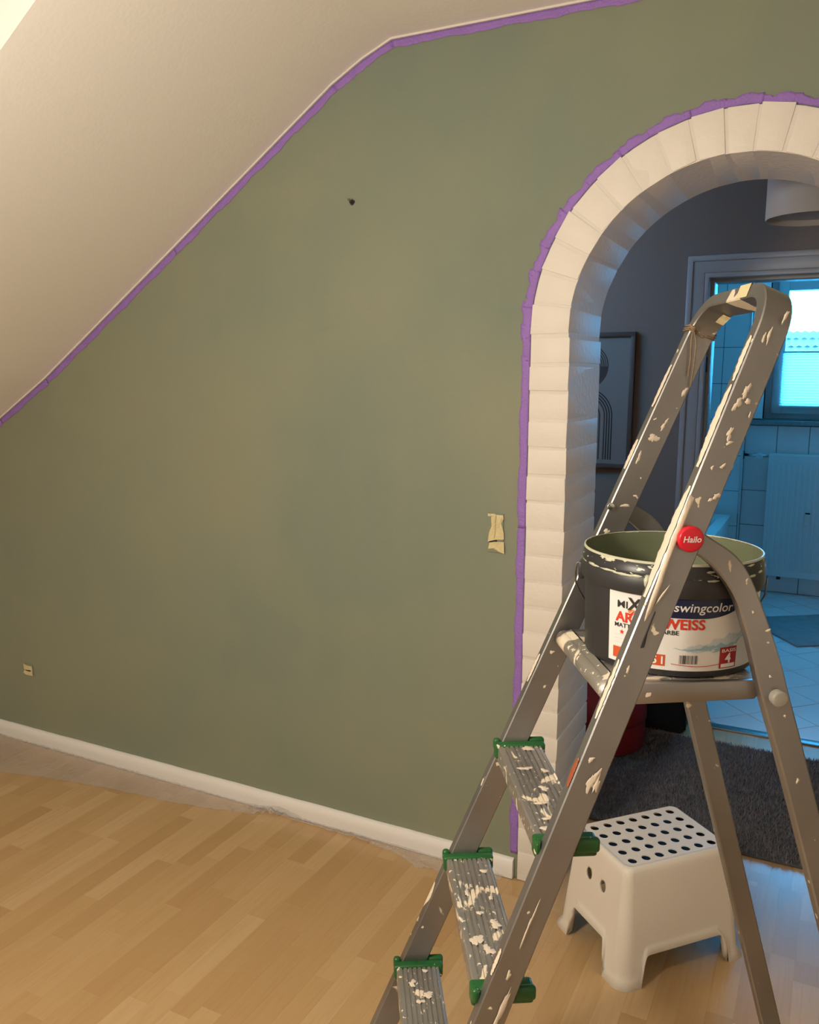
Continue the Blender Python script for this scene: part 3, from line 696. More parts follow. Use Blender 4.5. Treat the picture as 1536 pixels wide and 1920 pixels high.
# pleated blind between two rails
bx0, bx1 = sx0 + 0.052, sx1 - 0.052; bz0, bz1 = sz0 + 0.055, 1.655
blind = wf('blind_rail', bx0, bx1, bz1 - 0.012, bz1, 0.055, 0.078, 'frame_w', 0.002)
wf('blind_rail', bx0, bx1, bz0 - 0.012, bz0, 0.050, 0.078, 'frame_w', 0.002)
vs, fs = [], []; npl = 19
for k in range(2 * npl + 1):
    z = bz1 - 0.012 - (bz1 - bz0 - 0.012) * k / (2 * npl); y = 0.060 if k % 2 else 0.074
    vs += [(bx0, y, z), (bx1, y, z)]
for k in range(2 * npl): fs.append((2 * k, 2 * k + 1, 2 * k + 3, 2 * k + 2))
mesh('pleated_blind', vs, fs, 'pleat', wn)
wf('blind_grip', -0.205, -0.165, sz0 + 0.045, sz0 + 0.052, 0.062, 0.076, 'offwhite', 0.001)
sl = wf('window_sill', WX0 - 0.10, WX1 + 0.05, WZ0 - 0.040, WZ0 - 0.010, -0.035, 0.10, 'granite', 0.003)
box('reveal', WX0 - 0.006, WX0, 0.0, 0.10, WZ0, WZ1, 'white', wn)
# radiator
rd = tag(empty('radiator', (0, YBW, 0)), 'white panel radiator under the bathroom window', 'radiator')
RX0, RX1, RZ0, RZ1 = -0.412, 0.60, 0.130, 0.965
box('panel', RX0, RX1, -0.090, -0.035, RZ0, RZ1, 'rad', rd, bev=0.006, seg=3)
nr = 29
ribm = None
for k in range(nr):
    x = RX0 + 0.035 + k * 0.0335
    if x > RX1 - 0.02: break
    if ribm is None:
        b = box_bm(-0.011, 0.011, -0.0045, 0.004, RZ0 + 0.045, RZ1 - 0.05, 0.0035, 2); ribm = bmobj('rib', b, 'rad', rd, angle=0.7); ribm.location = (x, -0.090, 0)
    else:
        o = ribm.copy(); COL.objects.link(o); o.location = (x, -0.090, 0); o.parent = rd
box('top_grille', RX0 + 0.004, RX1 - 0.004, -0.085, -0.02, RZ1 - 0.004, RZ1 + 0.006, 'rad', rd, bev=0.002)
vl = cyl_y('valve_head', RX0 - 0.058, 0.952, -0.125, -0.055, 0.021, 'frame_w', rd, 24, bev=0.004)
tube('supply_pipe', [(RX0 + 0.002, -0.06, 0.952), (RX0 - 0.058, -0.06, 0.952), (PX + 0.002, -0.05, 0.955)], 0.010, 'chrome', rd, 12)
box('pipe_rosette', PX + 0.0, PX + 0.006, -0.075, -0.025, 0.925, 0.98, 'dark', rd, bev=0.002)
hc = box('heat_meter', -0.165, -0.125, -0.112, -0.090, 0.500, 0.600, 'offwhite', rd, bev=0.004)
box('display', -0.160, -0.130, -0.1135, -0.111, 0.578, 0.588, 'dark', hc)
for x in (-0.30, 0.45): box('bracket', x - 0.012, x + 0.012, -0.04, 0.0, RZ0 - 0.03, RZ0 + 0.06, 'dark', rd, bev=0.002)
# bathtub
tb = tag(empty('bathtub', (-1.02, 5.32, 0)), 'white bathtub rim along the left side of the bathroom', 'bathtub')
b = bmesh.new()
def rr(x0, x1, y0, y1, r, z, n=6):
    out = []
    for (cx, cy, a0) in ((x1 - r, y1 - r, 0), (x0 + r, y1 - r, PI / 2), (x0 + r, y0 + r, PI), (x1 - r, y0 + r, 3 * PI / 2)):
        for k in range(n + 1):
            a = a0 + PI / 2 * k / n; out.append((cx + r * math.cos(a), cy + r * math.sin(a), z))
    return out
rings = [rr(-0.39, 0.39, -0.84, 0.84, 0.02, 0.0), rr(-0.39, 0.39, -0.84, 0.84, 0.02, 0.50), rr(-0.40, 0.40, -0.85, 0.85, 0.025, 0.505), rr(-0.40, 0.40, -0.85, 0.85, 0.025, 0.54), rr(-0.33, 0.33, -0.77, 0.77, 0.15, 0.54), rr(-0.30, 0.30, -0.72, 0.72, 0.16, 0.50), rr(-0.24, 0.24, -0.58, 0.55, 0.14, 0.14), rr(-0.20, 0.20, -0.5, 0.48, 0.12, 0.12)]
RV = [[b.verts.new(p) for p in r] for r in rings]
for A, B in zip(RV[:-1], RV[1:]):
    for k in range(len(A)): b.faces.new((A[k], A[(k + 1) % len(A)], B[(k + 1) % len(A)], B[k]))
b.faces.new(RV[-1])
bmobj('shell', b, 'rad', tb, angle=0.7)
# bath mat
mt = tag(empty('bath_mat', (-0.117, 5.021, 0)), 'grey bath mat lying askew on the bathroom tiles', 'bath mat')
mp_ = [(0, 0), (0.72, 0.52), (0.40, 0.98), (-0.33, 0.46)]
prism('woven_pad', mp_, 'z', 0.001, 0.010, 'mat', mt, bev=0.004)
# neighbour house outside
nh = tag(empty('neighbour_house', (0.5, 16.5, -4.0)), 'neighbouring house with a tiled roof seen through the bathroom window', 'house')
mesh('roof', [(-9, 0, 4.2), (9, 0, 4.2), (9, 3.2, 6.35), (-9, 3.2, 6.35), (-9, 6.4, 4.2), (9, 6.4, 4.2)], [(0, 1, 2, 3), (3, 2, 5, 4), (0, 3, 4), (1, 5, 2)], 'facade', nh)
box('facade', -8.6, 8.6, 0.3, 6.1, 0, 4.2, 'facade', nh)
tv, tf = [], []
rl = math.hypot(3.2, 2.15); cs_, sn_ = 3.2 / rl, 2.15 / rl
for r in range(13):
    for c in range(60):
        s0 = 0.3 * r; x0 = -4.5 + 0.15 * c + (0.075 if r % 2 else 0)
        k = len(tv)
        for (dx, ds, h) in ((0, 0, 0.05), (0.075, 0, 0.085), (0.15, 0, 0.05), (0, 0.31, 0.02), (0.075, 0.31, 0.055), (0.15, 0.31, 0.02)):
            s_ = s0 + ds; tv.append((x0 + dx, s_ * cs_ - h * sn_ * 0.6, 4.2 + s_ * sn_ + h))
        tf += [(k, k + 1, k + 4, k + 3), (k + 1, k + 2, k + 5, k + 4)]
tag(mesh('roof_tiles', tv, tf, 'roof', nh), None, kind='stuff')

# ------------------------------------------------------------------ step stool
U1 = Vector((0.743, -0.669, 0)); U2 = Vector((0.669, 0.743, 0))
st = tag(empty('step_stool', (-0.358, 2.132, 0), math.atan2(0.743, 0.669)), 'white plastic step stool with a perforated top under the ladder', 'stool')
# local x = long side direction (U2), local y = -U1 (towards the back left)
def sring(hx, hy, r, z, n=6): return rr(-hx, hx, -hy, hy, r, z, n)
SH = 0.295
def sect(z):
    t = z / SH
    return 0.190 + (0.160 - 0.190) * t, 0.150 + (0.116 - 0.150) * t
b = bmesh.new()
NS = 28
def hull(z, n=7, off=0.0, r=None):
    hx, hy = sect(z); rad = r if r is not None else 0.028 + 0.022 * (1 - z / SH)
    return sring(hx + off, hy + off, rad, z, n)
# side wall: built as a shell per side with cut-outs between the legs; columns sampled around the outline
def outline_pts(per=26):
    # normalised outline of a rounded rectangle: returns list of (side, u) samples and corner arcs
    seq = []
    for s in range(4):
        for k in range(per): seq.append((s, k / (per - 1)))
    return seq
SEQ = outline_pts()
def outp(s, u, z, off=0.0):
    hx, hy = sect(z); r = 0.020 + 0.020 * (1 - z / SH)
    hx += off; hy += off
    # side s runs straight between its corner arcs; the first and last 20 percent are the halves of the arcs
    dirs = [((1, 0), (0, -1), hx, hy), ((0, 1), (1, 0), hy, hx), ((-1, 0), (0, 1), hx, hy), ((0, -1), (-1, 0), hy, hx)]
    (d, nrm, ha, hb) = dirs[s]
    ca = 0.16
    if u < ca:
        a = -PI / 4 * (1 - u / ca); t = -(ha - r) + r * math.sin(a); dd = (hb - r) + r * math.cos(a)
    elif u > 1 - ca:
        a = PI / 4 * (1 - (1 - u) / ca); t = (ha - r) + r * math.sin(a); dd = (hb - r) + r * math.cos(a)
    else:
        t = -(ha - r) + 2 * (ha - r) * (u - ca) / (1 - 2 * ca); dd = hb
    return (d[0] * t + nrm[0] * dd, d[1] * t + nrm[1] * dd, z)
def bottom_z(s, u):
    """height of the lower rim: leg bottoms at the ends, arched opening in the middle"""
    lo, hi = (0.245, 0.755) if s in (0, 2) else (0.29, 0.71)
    top = 0.078 if s in (0, 2) else 0.092
    if u <= lo - 0.03 or u >= hi + 0.03: return 0.0
    if u < lo + 0.03: t = (u - lo + 0.03) / 0.06; return top * (1 - (1 - min(1, t)) ** 2.6) ** (1 / 2.6)
    if u > hi - 0.03: t = (hi + 0.03 - u) / 0.06; return top * (1 - (1 - min(1, t)) ** 2.6) ** (1 / 2.6)
    return top
rows = 16
PER = 150
grid = []
for s in range(4):
    for k in range(PER):
        u = k / PER; zb = bottom_z(s, u); colv = []
        for j in range(rows + 1):
            t = j / rows; z = zb + (SH - 0.012 - zb) * t
            fl_ = 0.009 * max(0, 1 - (z - zb) / 0.014) ** 2       # flared lip along the lower rim
            colv.append(outp(s, u, z, fl_))
        hz = SH - 0.0035; colv.append(outp(s, u, hz, -0.0035)); colv.append(outp(s, u, SH, -0.012)); grid.append(colv)
nc = len(grid); nrw = len(grid[0])
VV = [[b.verts.new(p) for p in c] for c in grid]
for i in range(nc):
    A, B = VV[i], VV[(i + 1) % nc]
    for j in range(nrw - 1): b.faces.new((A[j], B[j], B[j + 1], A[j + 1]))
body = bmobj('shell', b, 'stool', st, smooth=True)
md = body.modifiers.new('wall', 'SOLIDIFY'); md.thickness = 0.004; md.offset = -1
# two grip holes in each short side: ring plates set in the wall would hide, so cut them with a boolean
cut = bmesh.new()
for sx in (-1, 1):
    for yy in (-0.031, 0.031):
        m_ = Matrix.Translation((sx * 0.17, yy, 0.204)) @ Matrix.Rotation(PI / 2, 4, 'Y') @ Matrix.Diagonal((1.25, 1.0, 1, 1))
        bmesh.ops.create_cone(cut, cap_ends=True, segments=24, radius1=0.0125, radius2=0.0125, depth=0.08, matrix=m_)
def apply_cut(target, cbm):
    me = bpy.data.meshes.new('cutter'); cbm.to_mesh(me); cbm.free(); co = bpy.data.objects.new('cutter', me); COL.objects.link(co)
    co.parent = target.parent
    md2 = target.modifiers.new('cut', 'BOOLEAN'); md2.object = co; md2.operation = 'DIFFERENCE'; md2.solver = 'EXACT'
    bpy.context.view_layer.update()
    dg = bpy.context.evaluated_depsgraph_get(); nm = bpy.data.meshes.new_from_object(target.evaluated_get(dg)); target.modifiers.clear(); target.data = nm
    bpy.data.objects.remove(co)
apply_cut(body, cut)
# top plate with 7 x 5 holes
hx, hy = sect(SH); top_o = sring(hx - 0.0105, hy - 0.0105, 0.012, 0, 6)
topo = prism('step_plate', [(p[0], p[1]) for p in top_o], 'z', SH - 0.0035, SH - 0.0008, 'stool', st)
cut = bmesh.new()
for i in range(7):
    for j in range(5):
        bmesh.ops.create_cone(cut, cap_ends=True, segments=20, radius1=0.0115, radius2=0.0115, depth=0.04, matrix=Matrix.Translation(((i - 3) * 0.0405, (j - 2) * 0.0415, SH)))
apply_cut(topo, cut)
prism('navy_plate', [(p[0] * 0.985, p[1] * 0.985) for p in top_o], 'z', SH - 0.020, SH - 0.014, 'navyplate', st)  # plain dark navy plate set just below the holes of the top

# ------------------------------------------------------------------ step ladder (local x = climbing direction, local y = across the treads)
WV = Vector((-0.5180, 0.8554, 0)); AV = Vector((0.8554, 0.5180, 0))
A0, W0 = 0.40, 1.235
LROT = math.atan2(AV.y, AV.x)
lad = tag(empty('step_ladder', AV * A0 + WV * W0, LROT), 'paint splattered aluminium step ladder with green tread caps', 'ladder')
def L(a, w, z): return Vector((a - A0, w - W0, z))
th = math.atan(0.408); TT = Vector((math.sin(th), 0, math.cos(th))); NN = Vector((math.cos(th), 0, -math.sin(th)))
HD = 0.0215; TK = 0.021
def nfront(z): return 0.3494 + 0.4 * (z - 1.043)
def ffront(z): return 0.281 + 0.42 * (z - 0.857)
def wn_(z): return 1.055 + 0.085 * (z - 0.84)
# centre line of the bent rail: up the near side, across, down the far side
path = []
ZT = 1.545; RB = 0.062
def railc(side, z):
    fr_ = nfront(z) if side == 'n' else ffront(z); w = wn_(z) + TK / 2 if side == 'n' else 1.40 + TK / 2
    return L(fr_, w, z) + NN * HD
for z in [0.0, 0.02, 0.3, 0.6, 0.9, 1.2, 1.4, ZT]: path.append((railc('n', z)))
pn, pf_ = railc('n', ZT), railc('f', ZT)
Yd = (pf_ - pn).normalized(); upn = (railc('n', ZT) - railc('n', 1.2)).normalized(); upf = (railc('f', ZT) - railc('f', 1.2)).normalized()
for k in range(1, 11):
    a = PI / 2 * k / 10; path.append(pn + Yd * RB * (1 - math.cos(a)) + upn * RB * math.sin(a))
for t in (0.3, 0.5, 0.7):
    A_, B_ = pn + Yd * RB + upn * RB, pf_ - Yd * RB + upf * RB; path.append(A_ + (B_ - A_) * t)
for k in range(0, 11):
    a = PI / 2 * (1 - k / 10); path.append(pf_ - Yd * RB * (1 - math.cos(a)) + upf * RB * math.sin(a))
for z in [1.4, 1.2, 0.9, 0.6, 0.3, 0.02, 0.0]: path.append(railc('f', z))
b = bmesh.new(); prof = []
c_ = 0.0018
for (n_, t_) in ((-HD, TK / 2 - c_), (-HD + c_, TK / 2), (HD - c_, TK / 2), (HD, TK / 2 - c_), (HD, -TK / 2 + c_), (HD - c_, -TK / 2), (-HD + c_, -TK / 2), (-HD, -TK / 2 + c_)): prof.append((n_, t_))
ringv = []
for i, p in enumerate(path):
    t = (path[min(i + 1, len(path) - 1)] - path[max(i - 1, 0)]).normalized()
    nn_ = (NN - t * NN.dot(t)).normalized(); bi = t.cross(nn_)
    ringv.append([b.verts.new(p + nn_ * q[0] + bi * q[1]) for q in prof])
for A, B in zip(ringv[:-1], ringv[1:]):
    for k in range(8): b.faces.new((A[k], A[(k + 1) % 8], B[(k + 1) % 8], B[k]))
b.faces.new(ringv[0]); b.faces.new(ringv[-1][::-1])
rail = bmobj('bent_rail', b, 'alu', lad, angle=0.6)
for s_ in ('n', 'f'):
    pfoot = railc(s_, 0.02); box('rubber_foot', pfoot.x - 0.033, pfoot.x + 0.030, pfoot.y - 0.018, pfoot.y + 0.018, 0.0, 0.045, 'dark', lad, bev=0.005)

# treads
for k in range(1, 5):
    z = 0.21 * k; a0 = 0.265 - 0.0885 * (4 - k); a1 = a0 + 0.0765; y0 = wn_(z) + TK + 0.001; y1 = 1.40 - 0.001
    b = bmesh.new()
    # ribbed top and folded nose as one cross section swept across
    pr = [(a0 + 0.002, z - 0.030), (a0, z - 0.028), (a0, z - 0.002), (a0 + 0.002, z)]
    nrib = 8; step = (a1 - a0 - 0.008) / nrib
    for q in range(nrib):
        s0 = a0 + 0.004 + q * step
        pr += [(s0, z), (s0 + step * 0.62, z), (s0 + step * 0.68, z - 0.0026), (s0 + step * 0.94, z - 0.0026)]
    pr += [(a1 - 0.002, z), (a1, z - 0.002), (a1, z - 0.024), (a1 - 0.003, z - 0.024), (a1 - 0.003, z - 0.006), (a0 + 0.003, z - 0.006), (a0 + 0.003, z - 0.030)]
    lo = [b.verts.new(L(p[0], y0, p[1])) for p in pr]; hi = [b.verts.new(L(p[0], y1, p[1])) for p in pr]
    for i in range(len(pr)): b.faces.new((lo[i], hi[i], hi[(i + 1) % len(pr)], lo[(i + 1) % len(pr)]))
    b.faces.new(lo[::-1]); b.faces.new(hi)
    tr_ = bmobj('tread', b, 'tread', lad)
    for (ya, yb, sgn) in ((y0 - 0.004, y0 + 0.020, 1), (y1 - 0.014, y1 + 0.004, -1)):
        bm_ = bmesh.new()
        xa, xb = a0 - 0.005, a1 + 0.008
        box_bm(xa - A0, xb - A0, ya - W0, yb - W0, z - 0.024, z + 0.003, 0.0045, 3, bm=bm_)
        # upstanding lugs before and behind the rail
        fr_ = nfront(z) if sgn == 1 else ffront(z)
        o = bmobj('end_cap', bm_, 'greenplastic', tr_, angle=0.7)
        for (xl, xr) in ((xa, fr_ - 0.001), (fr_ + 0.0475, xb + 0.002)):
            box('cap_lug', xl - A0, xr - A0, (ya - 0.007 if sgn == 1 else yb - 0.002) - W0, (ya + 0.006 if sgn == 1 else yb + 0.011) - W0, z - 0.015, z + 0.0065, 'greenplastic', tr_, bev=0.0055, seg=3)

# platform
PZ = 1.048
pa0, pa1, pw0, pw1 = 0.380, 0.600, 1.128, 1.392
b = bmesh.new()
pr = [(pa0 + 0.012, PZ), (pa1 - 0.003, PZ), (pa1, PZ - 0.003), (pa1, PZ - 0.026), (pa1 - 0.003, PZ - 0.026), (pa1 - 0.004, PZ - 0.006), (pa0 + 0.012, PZ - 0.006)]
for a in range(7):
    an = PI * 1.5 * a / 6 + 0.0; pr.append((pa0 + 0.006 - 0.014 * math.sin(an) * 1.0, PZ - 0.010 - 0.014 * math.cos(PI - an)))
lo = [b.verts.new(L(p[0], pw0 + 0.012, p[1])) for p in pr]; hi = [b.verts.new(L(p[0], pw1 - 0.012, p[1])) for p in pr]
b.faces.new(lo); b.faces.new(hi[::-1])
for i in range(len(pr)): b.faces.new((lo[i], hi[i], hi[(i + 1) % len(pr)], lo[(i + 1) % len(pr)]))
plat = bmobj('platform', b, 'platform', lad)
tube('front_bar', [L(pa0 - 0.002, pw0 + 0.002, PZ - 0.0155), L(pa0 - 0.002, pw0 + 0.03, PZ - 0.0155), L(pa0 - 0.002, pw1 - 0.03, PZ - 0.0155), L(pa0 - 0.002, pw1 - 0.002, PZ - 0.0155)], 0.0155, 'platform', plat, 20)
for (y0, y1) in ((pw0, pw0 + 0.012), (pw1 - 0.012, pw1)):
    prism('side_plate', [(pa0 + 0.005 - A0, PZ - 0.0005), (pa1 + 0.004 - A0, PZ), (pa1 + 0.004 - A0, PZ - 0.010), (pa1 - 0.010 - A0, PZ - 0.028), (pa0 + 0.02 - A0, PZ - 0.032), (pa0 + 0.005 - A0, PZ - 0.026)], 'y', y0 - W0, y1 - W0, 'alu', plat, bev=0.002)

# rear legs with curved tops
def smooth_line(pts, it=2):
    for _ in range(it):
        out = [pts[0]]
        for p, q in zip(pts[:-1], pts[1:]): out += [(0.75 * p[0] + 0.25 * q[0], 0.75 * p[1] + 0.25 * q[1]), (0.25 * p[0] + 0.75 * q[0], 0.25 * p[1] + 0.75 * q[1])]
        out.append(pts[-1]); pts = out
    return pts
Lp = [(0.462, 1.262), (0.474, 1.243), (0.495, 1.2325), (0.520, 1.210), (0.545, 1.175), (0.5575, 1.140), (0.569, 1.109), (0.589, 1.036), (0.630, 0.921), (0.709, 0.673)]
Rp = [(0.470, 1.282), (0.482, 1.276), (0.500, 1.263), (0.540, 1.239), (0.563, 1.209), (0.587, 1.157), (0.615, 1.088), (0.633, 1.031), (0.668, 0.928), (0.748, 0.673)]
def leg(name, Lq, Rq, w0, w1, foot_slope):
    Lq = Lq + [(Lq[-1][0] + Lq[-1][1] * foot_slope, 0.0)]; Rq = Rq + [(Rq[-1][0] + Rq[-1][1] * foot_slope, 0.0)]
    Ls, Rs = smooth_line(Lq), smooth_line(Rq)
    b = bmesh.new(); n = len(Ls); e = 0.0025
    cols = []
    for i in range(n):
        (lx, lz), (rx, rz) = Ls[i], Rs[i]
        d = Vector((rx - lx, 0, rz - lz)); d.normalize()
        pts = [L(lx, w0 + e, lz), L(lx, w0, lz) + d * e, L(rx, w0, rz) - d * e, L(rx, w0 + e, rz), L(rx, w1, rz), L(lx, w1, lz)]
        cols.append([b.verts.new(p) for p in pts])
    for A, B in zip(cols[:-1], cols[1:]):
        for k in range(6): b.faces.new((A[k], A[(k + 1) % 6], B[(k + 1) % 6], B[k]))
    b.faces.new(cols[0]); b.faces.new(cols[-1][::-1])
    o = bmobj(name, b, 'alu', lad, angle=0.5)
    fx = (Lq[-1][0] + Rq[-1][0]) / 2 - A0
    box('rubber_foot', fx - 0.032, fx + 0.034, w0 - 0.006 - W0, w1 + 0.006 - W0, 0.0, 0.05, 'dark', o, bev=0.005)
    return o
lgn = leg('rear_leg', Lp, Rp, 1.112, 1.130, 0.315)
dF = lambda p: (p[0] - 0.005 * max(0, (1.262 - p[1])) / 0.3, p[1])
LF = [(p[0], p[1]) for p in Lp[:6]] + [(0.5640, 1.109), (0.581, 1.036), (0.6085, 0.921), (0.680, 0.673)]
RF = [(p[0], p[1]) for p in Rp[:6]] + [(0.602, 1.088), (0.617, 1.031), (0.645, 0.928), (0.7175, 0.673)]
lgf = leg('rear_leg', LF, RF, 1.4225, 1.4405, 0.287)
# rear cross strut low down, feet side
tube('cross_strut', [L(0.885, 1.13, 0.13), L(0.872, 1.4225, 0.13)], 0.011, 'alu', lad, 12)
kn = cyl_y('pivot_knob', 0.613 - A0, 1.030, 1.098 - W0, 1.113 - W0, 0.0118, 'alugrey', lad, 28, bev=0.003)
rv = cyl_y('rivet', 0.452 - A0, 1.262, 1.394 - W0, 1.401 - W0, 0.0065, 'chrome', lad, 16, bev=0.001)
# red hinge button with the maker's name
bw0 = wn_(1.268)
btn = cyl_y('hinge_button', 0.4625 - A0, 1.2655, bw0 - 0.011 - W0, bw0 + 0.002 - W0, 0.0178, 'red', lad, 40, bev=0.0035)
vs, fs = text_geo('Hailo', 0.0118, bold=0.0002, shear=0.18, align='CENTER')
mesh('lettering', [(0.4625 - A0 + v.x * 1.0, bw0 - 0.0113 - W0, 1.2655 - 0.0035 + v.y) for v in vs], fs, 'offwhite', btn)

# paint smears on the ladder
def near_face(u, v, h):     # u across the rail from its front edge, v = height z
    return L(nfront(v) + 0.002 + u, wn_(v) - 0.0004 - h, v)
def splat(u, v, ru, rv_, sd, n=40):
    out = []
    for i in range(n):
        a = 2 * PI * i / n; k_ = 1 + 0.30 * math.sin(2 * a + sd * 1.7) + 0.26 * math.sin(3 * a + sd * 2.9) * math.sin(sd * 1.3) + 0.13 * math.sin(5 * a + sd * 0.7) + 0.10 * math.sin(8 * a + sd * 5.1) + 0.07 * math.sin(13 * a + sd)
        out.append((u + ru * math.cos(a) * k_, v + rv_ * math.sin(a) * k_))
    return out
def rag(pts, amp, seed, n=3):
    out = []
    for i in range(len(pts)):
        a, b_ = pts[i], pts[(i + 1) % len(pts)]
        for k in range(n):
            t = k / n; out.append((a[0] + (b_[0] - a[0]) * t + amp * noise1(i * 3.1 + k * 1.3, seed), a[1] + (b_[1] - a[1]) * t + amp * noise1(i * 2.7 + k * 1.9, seed + 4)))
    return out
blob('paint_run', rag([(-0.002, 1.325), (0.006, 1.32), (0.007, 1.24), (0.0105, 1.20), (0.011, 1.165), (0.007, 1.153), (0.004, 1.17), (0.001, 1.22), (-0.002, 1.26)], 0.0008, 1), near_face, 'paint', rail, 0.002)
blob('paint_run', rag([(0.0135, 1.185), (0.022, 1.205), (0.021, 1.196), (0.012, 1.172)], 0.0008, 2), near_face, 'paint', rail, 0.001)
for (u, v, ru, rv_, sd) in ((0.018, 1.462, 0.006, 0.010, 3), (0.013, 1.445, 0.005, 0.012, 4), (0.026, 1.448, 0.004, 0.006, 5), (0.019, 1.405, 0.005, 0.010, 6), (0.024, 1.393, 0.006, 0.003, 7), (0.030, 1.56, 0.0025, 0.012, 8), (0.018, 1.535, 0.0025, 0.014, 9), (0.012, 1.532, 0.003, 0.007, 10), (0.036, 1.322, 0.005, 0.005, 11), (0.030, 1.317, 0.003, 0.004, 12), (0.036, 1.43, 0.0015, 0.005, 13), (0.012, 0.965, 0.006, 0.004, 14), (0.026, 0.935, 0.007, 0.020, 15), (0.034, 0.93, 0.004, 0.016, 16), (0.012, 1.088, 0.003, 0.006, 17), (0.02, 0.735, 0.0022, 0.035, 18), (0.03, 0.615, 0.004, 0.045, 19), (0.02, 0.665, 0.003, 0.01, 20), (0.014, 1.36, 0.003, 0.003, 21), (0.028, 1.362, 0.004, 0.004, 22)):
    blob('paint_splash', splat(u, v, ru * 0.8, rv_ * 0.75, sd), near_face, 'paint', rail, 0.0007)
def front_face(z0, z1, side, y0, y1, seed, mat='paint'):
    vs, fs = [], []; n = 26
    for i in range(n + 1):
        z = z0 + (z1 - z0) * i / n; fr_ = nfront(z) if side == 'n' else ffront(z); w = wn_(z) if side == 'n' else 1.40
        taper = math.sin(PI * min(1, max(0.04, i / n * 0.98 + 0.01))) ** 0.35; wob = 0.0025 * noise1(i * 0.8, seed)
        ya = w + TK * (y0 + (1 - taper) * 0.2) + wob * 0.5; yb = w + TK * (y0 + (y1 - y0) * taper) + wob
        for (yy, h) in ((ya, 0.0006), ((ya * 2 + yb) / 3, 0.0022), ((ya + 2 * yb) / 3, 0.0022), (yb, 0.0006)): vs.append(L(fr_, yy, z) - NN * h * 1.0 - Vector((0.0005, 0, 0)))
    for i in range(n):
        for k in range(3): fs.append((4 * i + k, 4 * i + k + 1, 4 * i + 5 + k, 4 * i + 4 + k))
    return mesh('paint_smear', vs, fs, mat, rail, True)
front_face(1.185, 1.335, 'n', 0.04, 0.98, 1.0); front_face(1.36, 1.47, 'n', 0.1, 0.9, 2.0); front_face(1.475, 1.535, 'n', 0.1, 0.7, 3.0); front_face(1.02, 1.10, 'n', 0.05, 0.6, 4.0); front_face(0.665, 0.70, 'n', 0.0, 0.5, 5.0)
front_face(1.325, 1.375, 'f', 0.1, 0.8, 6.0); front_face(1.43, 1.50, 'f', 0.2, 0.8, 7.0); front_face(0.95, 1.0, 'f', 0.2, 0.7, 8.0)
front_face(0.925, 0.965, 'n', 0.1, 0.75, 9.0, 'rust')
blob('dirt_streak', rag([(0.0165, 1.168), (0.0180, 1.166), (0.0185, 1.122), (0.022, 1.118), (0.017, 1.117)], 0.0003, 6), near_face, 'lblack', rail, 0.0003)
def far_face(u, v, h): return L(ffront(v) + 0.002 + u, 1.3996 - h, v)
for (u, v, ru, rv_, sd) in ((0.020, 1.378, 0.010, 0.009, 31), (0.010, 1.345, 0.004, 0.011, 32), (0.028, 1.40, 0.004, 0.012, 33), (0.037, 1.455, 0.0035, 0.012, 34), (0.013, 1.218, 0.006, 0.006, 35), (0.024, 1.263, 0.013, 0.0025, 36), (0.008, 1.41, 0.003, 0.002, 37), (0.014, 1.005, 0.004, 0.005, 38), (0.03, 1.31, 0.002, 0.002, 39), (0.02, 1.19, 0.0015, 0.012, 40)):
    blob('paint_splash', splat(u, v, ru * 0.8, rv_ * 0.75, sd), far_face, 'paint', rail, 0.0007)
def leg_face(u, v, h): return L(u, 1.1118 - h, v)
for (u, v, ru, rv_, sd) in ((0.594, 1.128, 0.004, 0.003, 41), (0.628, 1.00, 0.0015, 0.003, 42), (0.602, 1.06, 0.003, 0.002, 43), (0.655, 0.90, 0.003, 0.004, 44), (0.705, 0.79, 0.003, 0.012, 45), (0.532, 1.222, 0.0025, 0.010, 46), (0.570, 1.155, 0.002, 0.002, 47)):
    blob('paint_splash', splat(u, v, ru * 0.8, rv_ * 0.8, sd), leg_face, 'paint', lgn, 0.001)
def tread_face(k):
    z = 0.21 * k; a0 = 0.265 - 0.0885 * (4 - k)
    return lambda u, v, h: L(a0 + u, v, z + 0.0002 + h)
treads = [o for o in lad.children if o.name.split('.')[0] == 'tread']
for k, lst in ((4, [(0.05, 1.375, 0.020, 0.010), (0.03, 1.30, 0.016, 0.009), (0.045, 1.23, 0.012, 0.011), (0.03, 1.185, 0.015, 0.008), (0.06, 1.29, 0.010, 0.009), (0.035, 1.14, 0.020, 0.007), (0.02, 1.11, 0.012, 0.012)]),
               (3, [(0.06, 1.345, 0.008, 0.010), (0.022, 1.285, 0.007, 0.012), (0.035, 1.23, 0.008, 0.008), (0.055, 1.20, 0.014, 0.014), (0.02, 1.165, 0.014, 0.020), (0.035, 1.14, 0.014, 0.012), (0.06, 1.27, 0.005, 0.012)]),
               (2, [(0.025, 1.345, 0.010, 0.012), (0.05, 1.375, 0.006, 0.008), (0.05, 1.315, 0.016, 0.010), (0.035, 1.30, 0.010, 0.008)])):
    for i, (u, v, ru, rv_) in enumerate(lst):
        sd = k * 9 + i * 1.7
        blob('paint_splash', splat(u, v, ru * 0.62, rv_ * 0.62, sd), tread_face(k), 'paint', treads[k - 1], 0.0008)
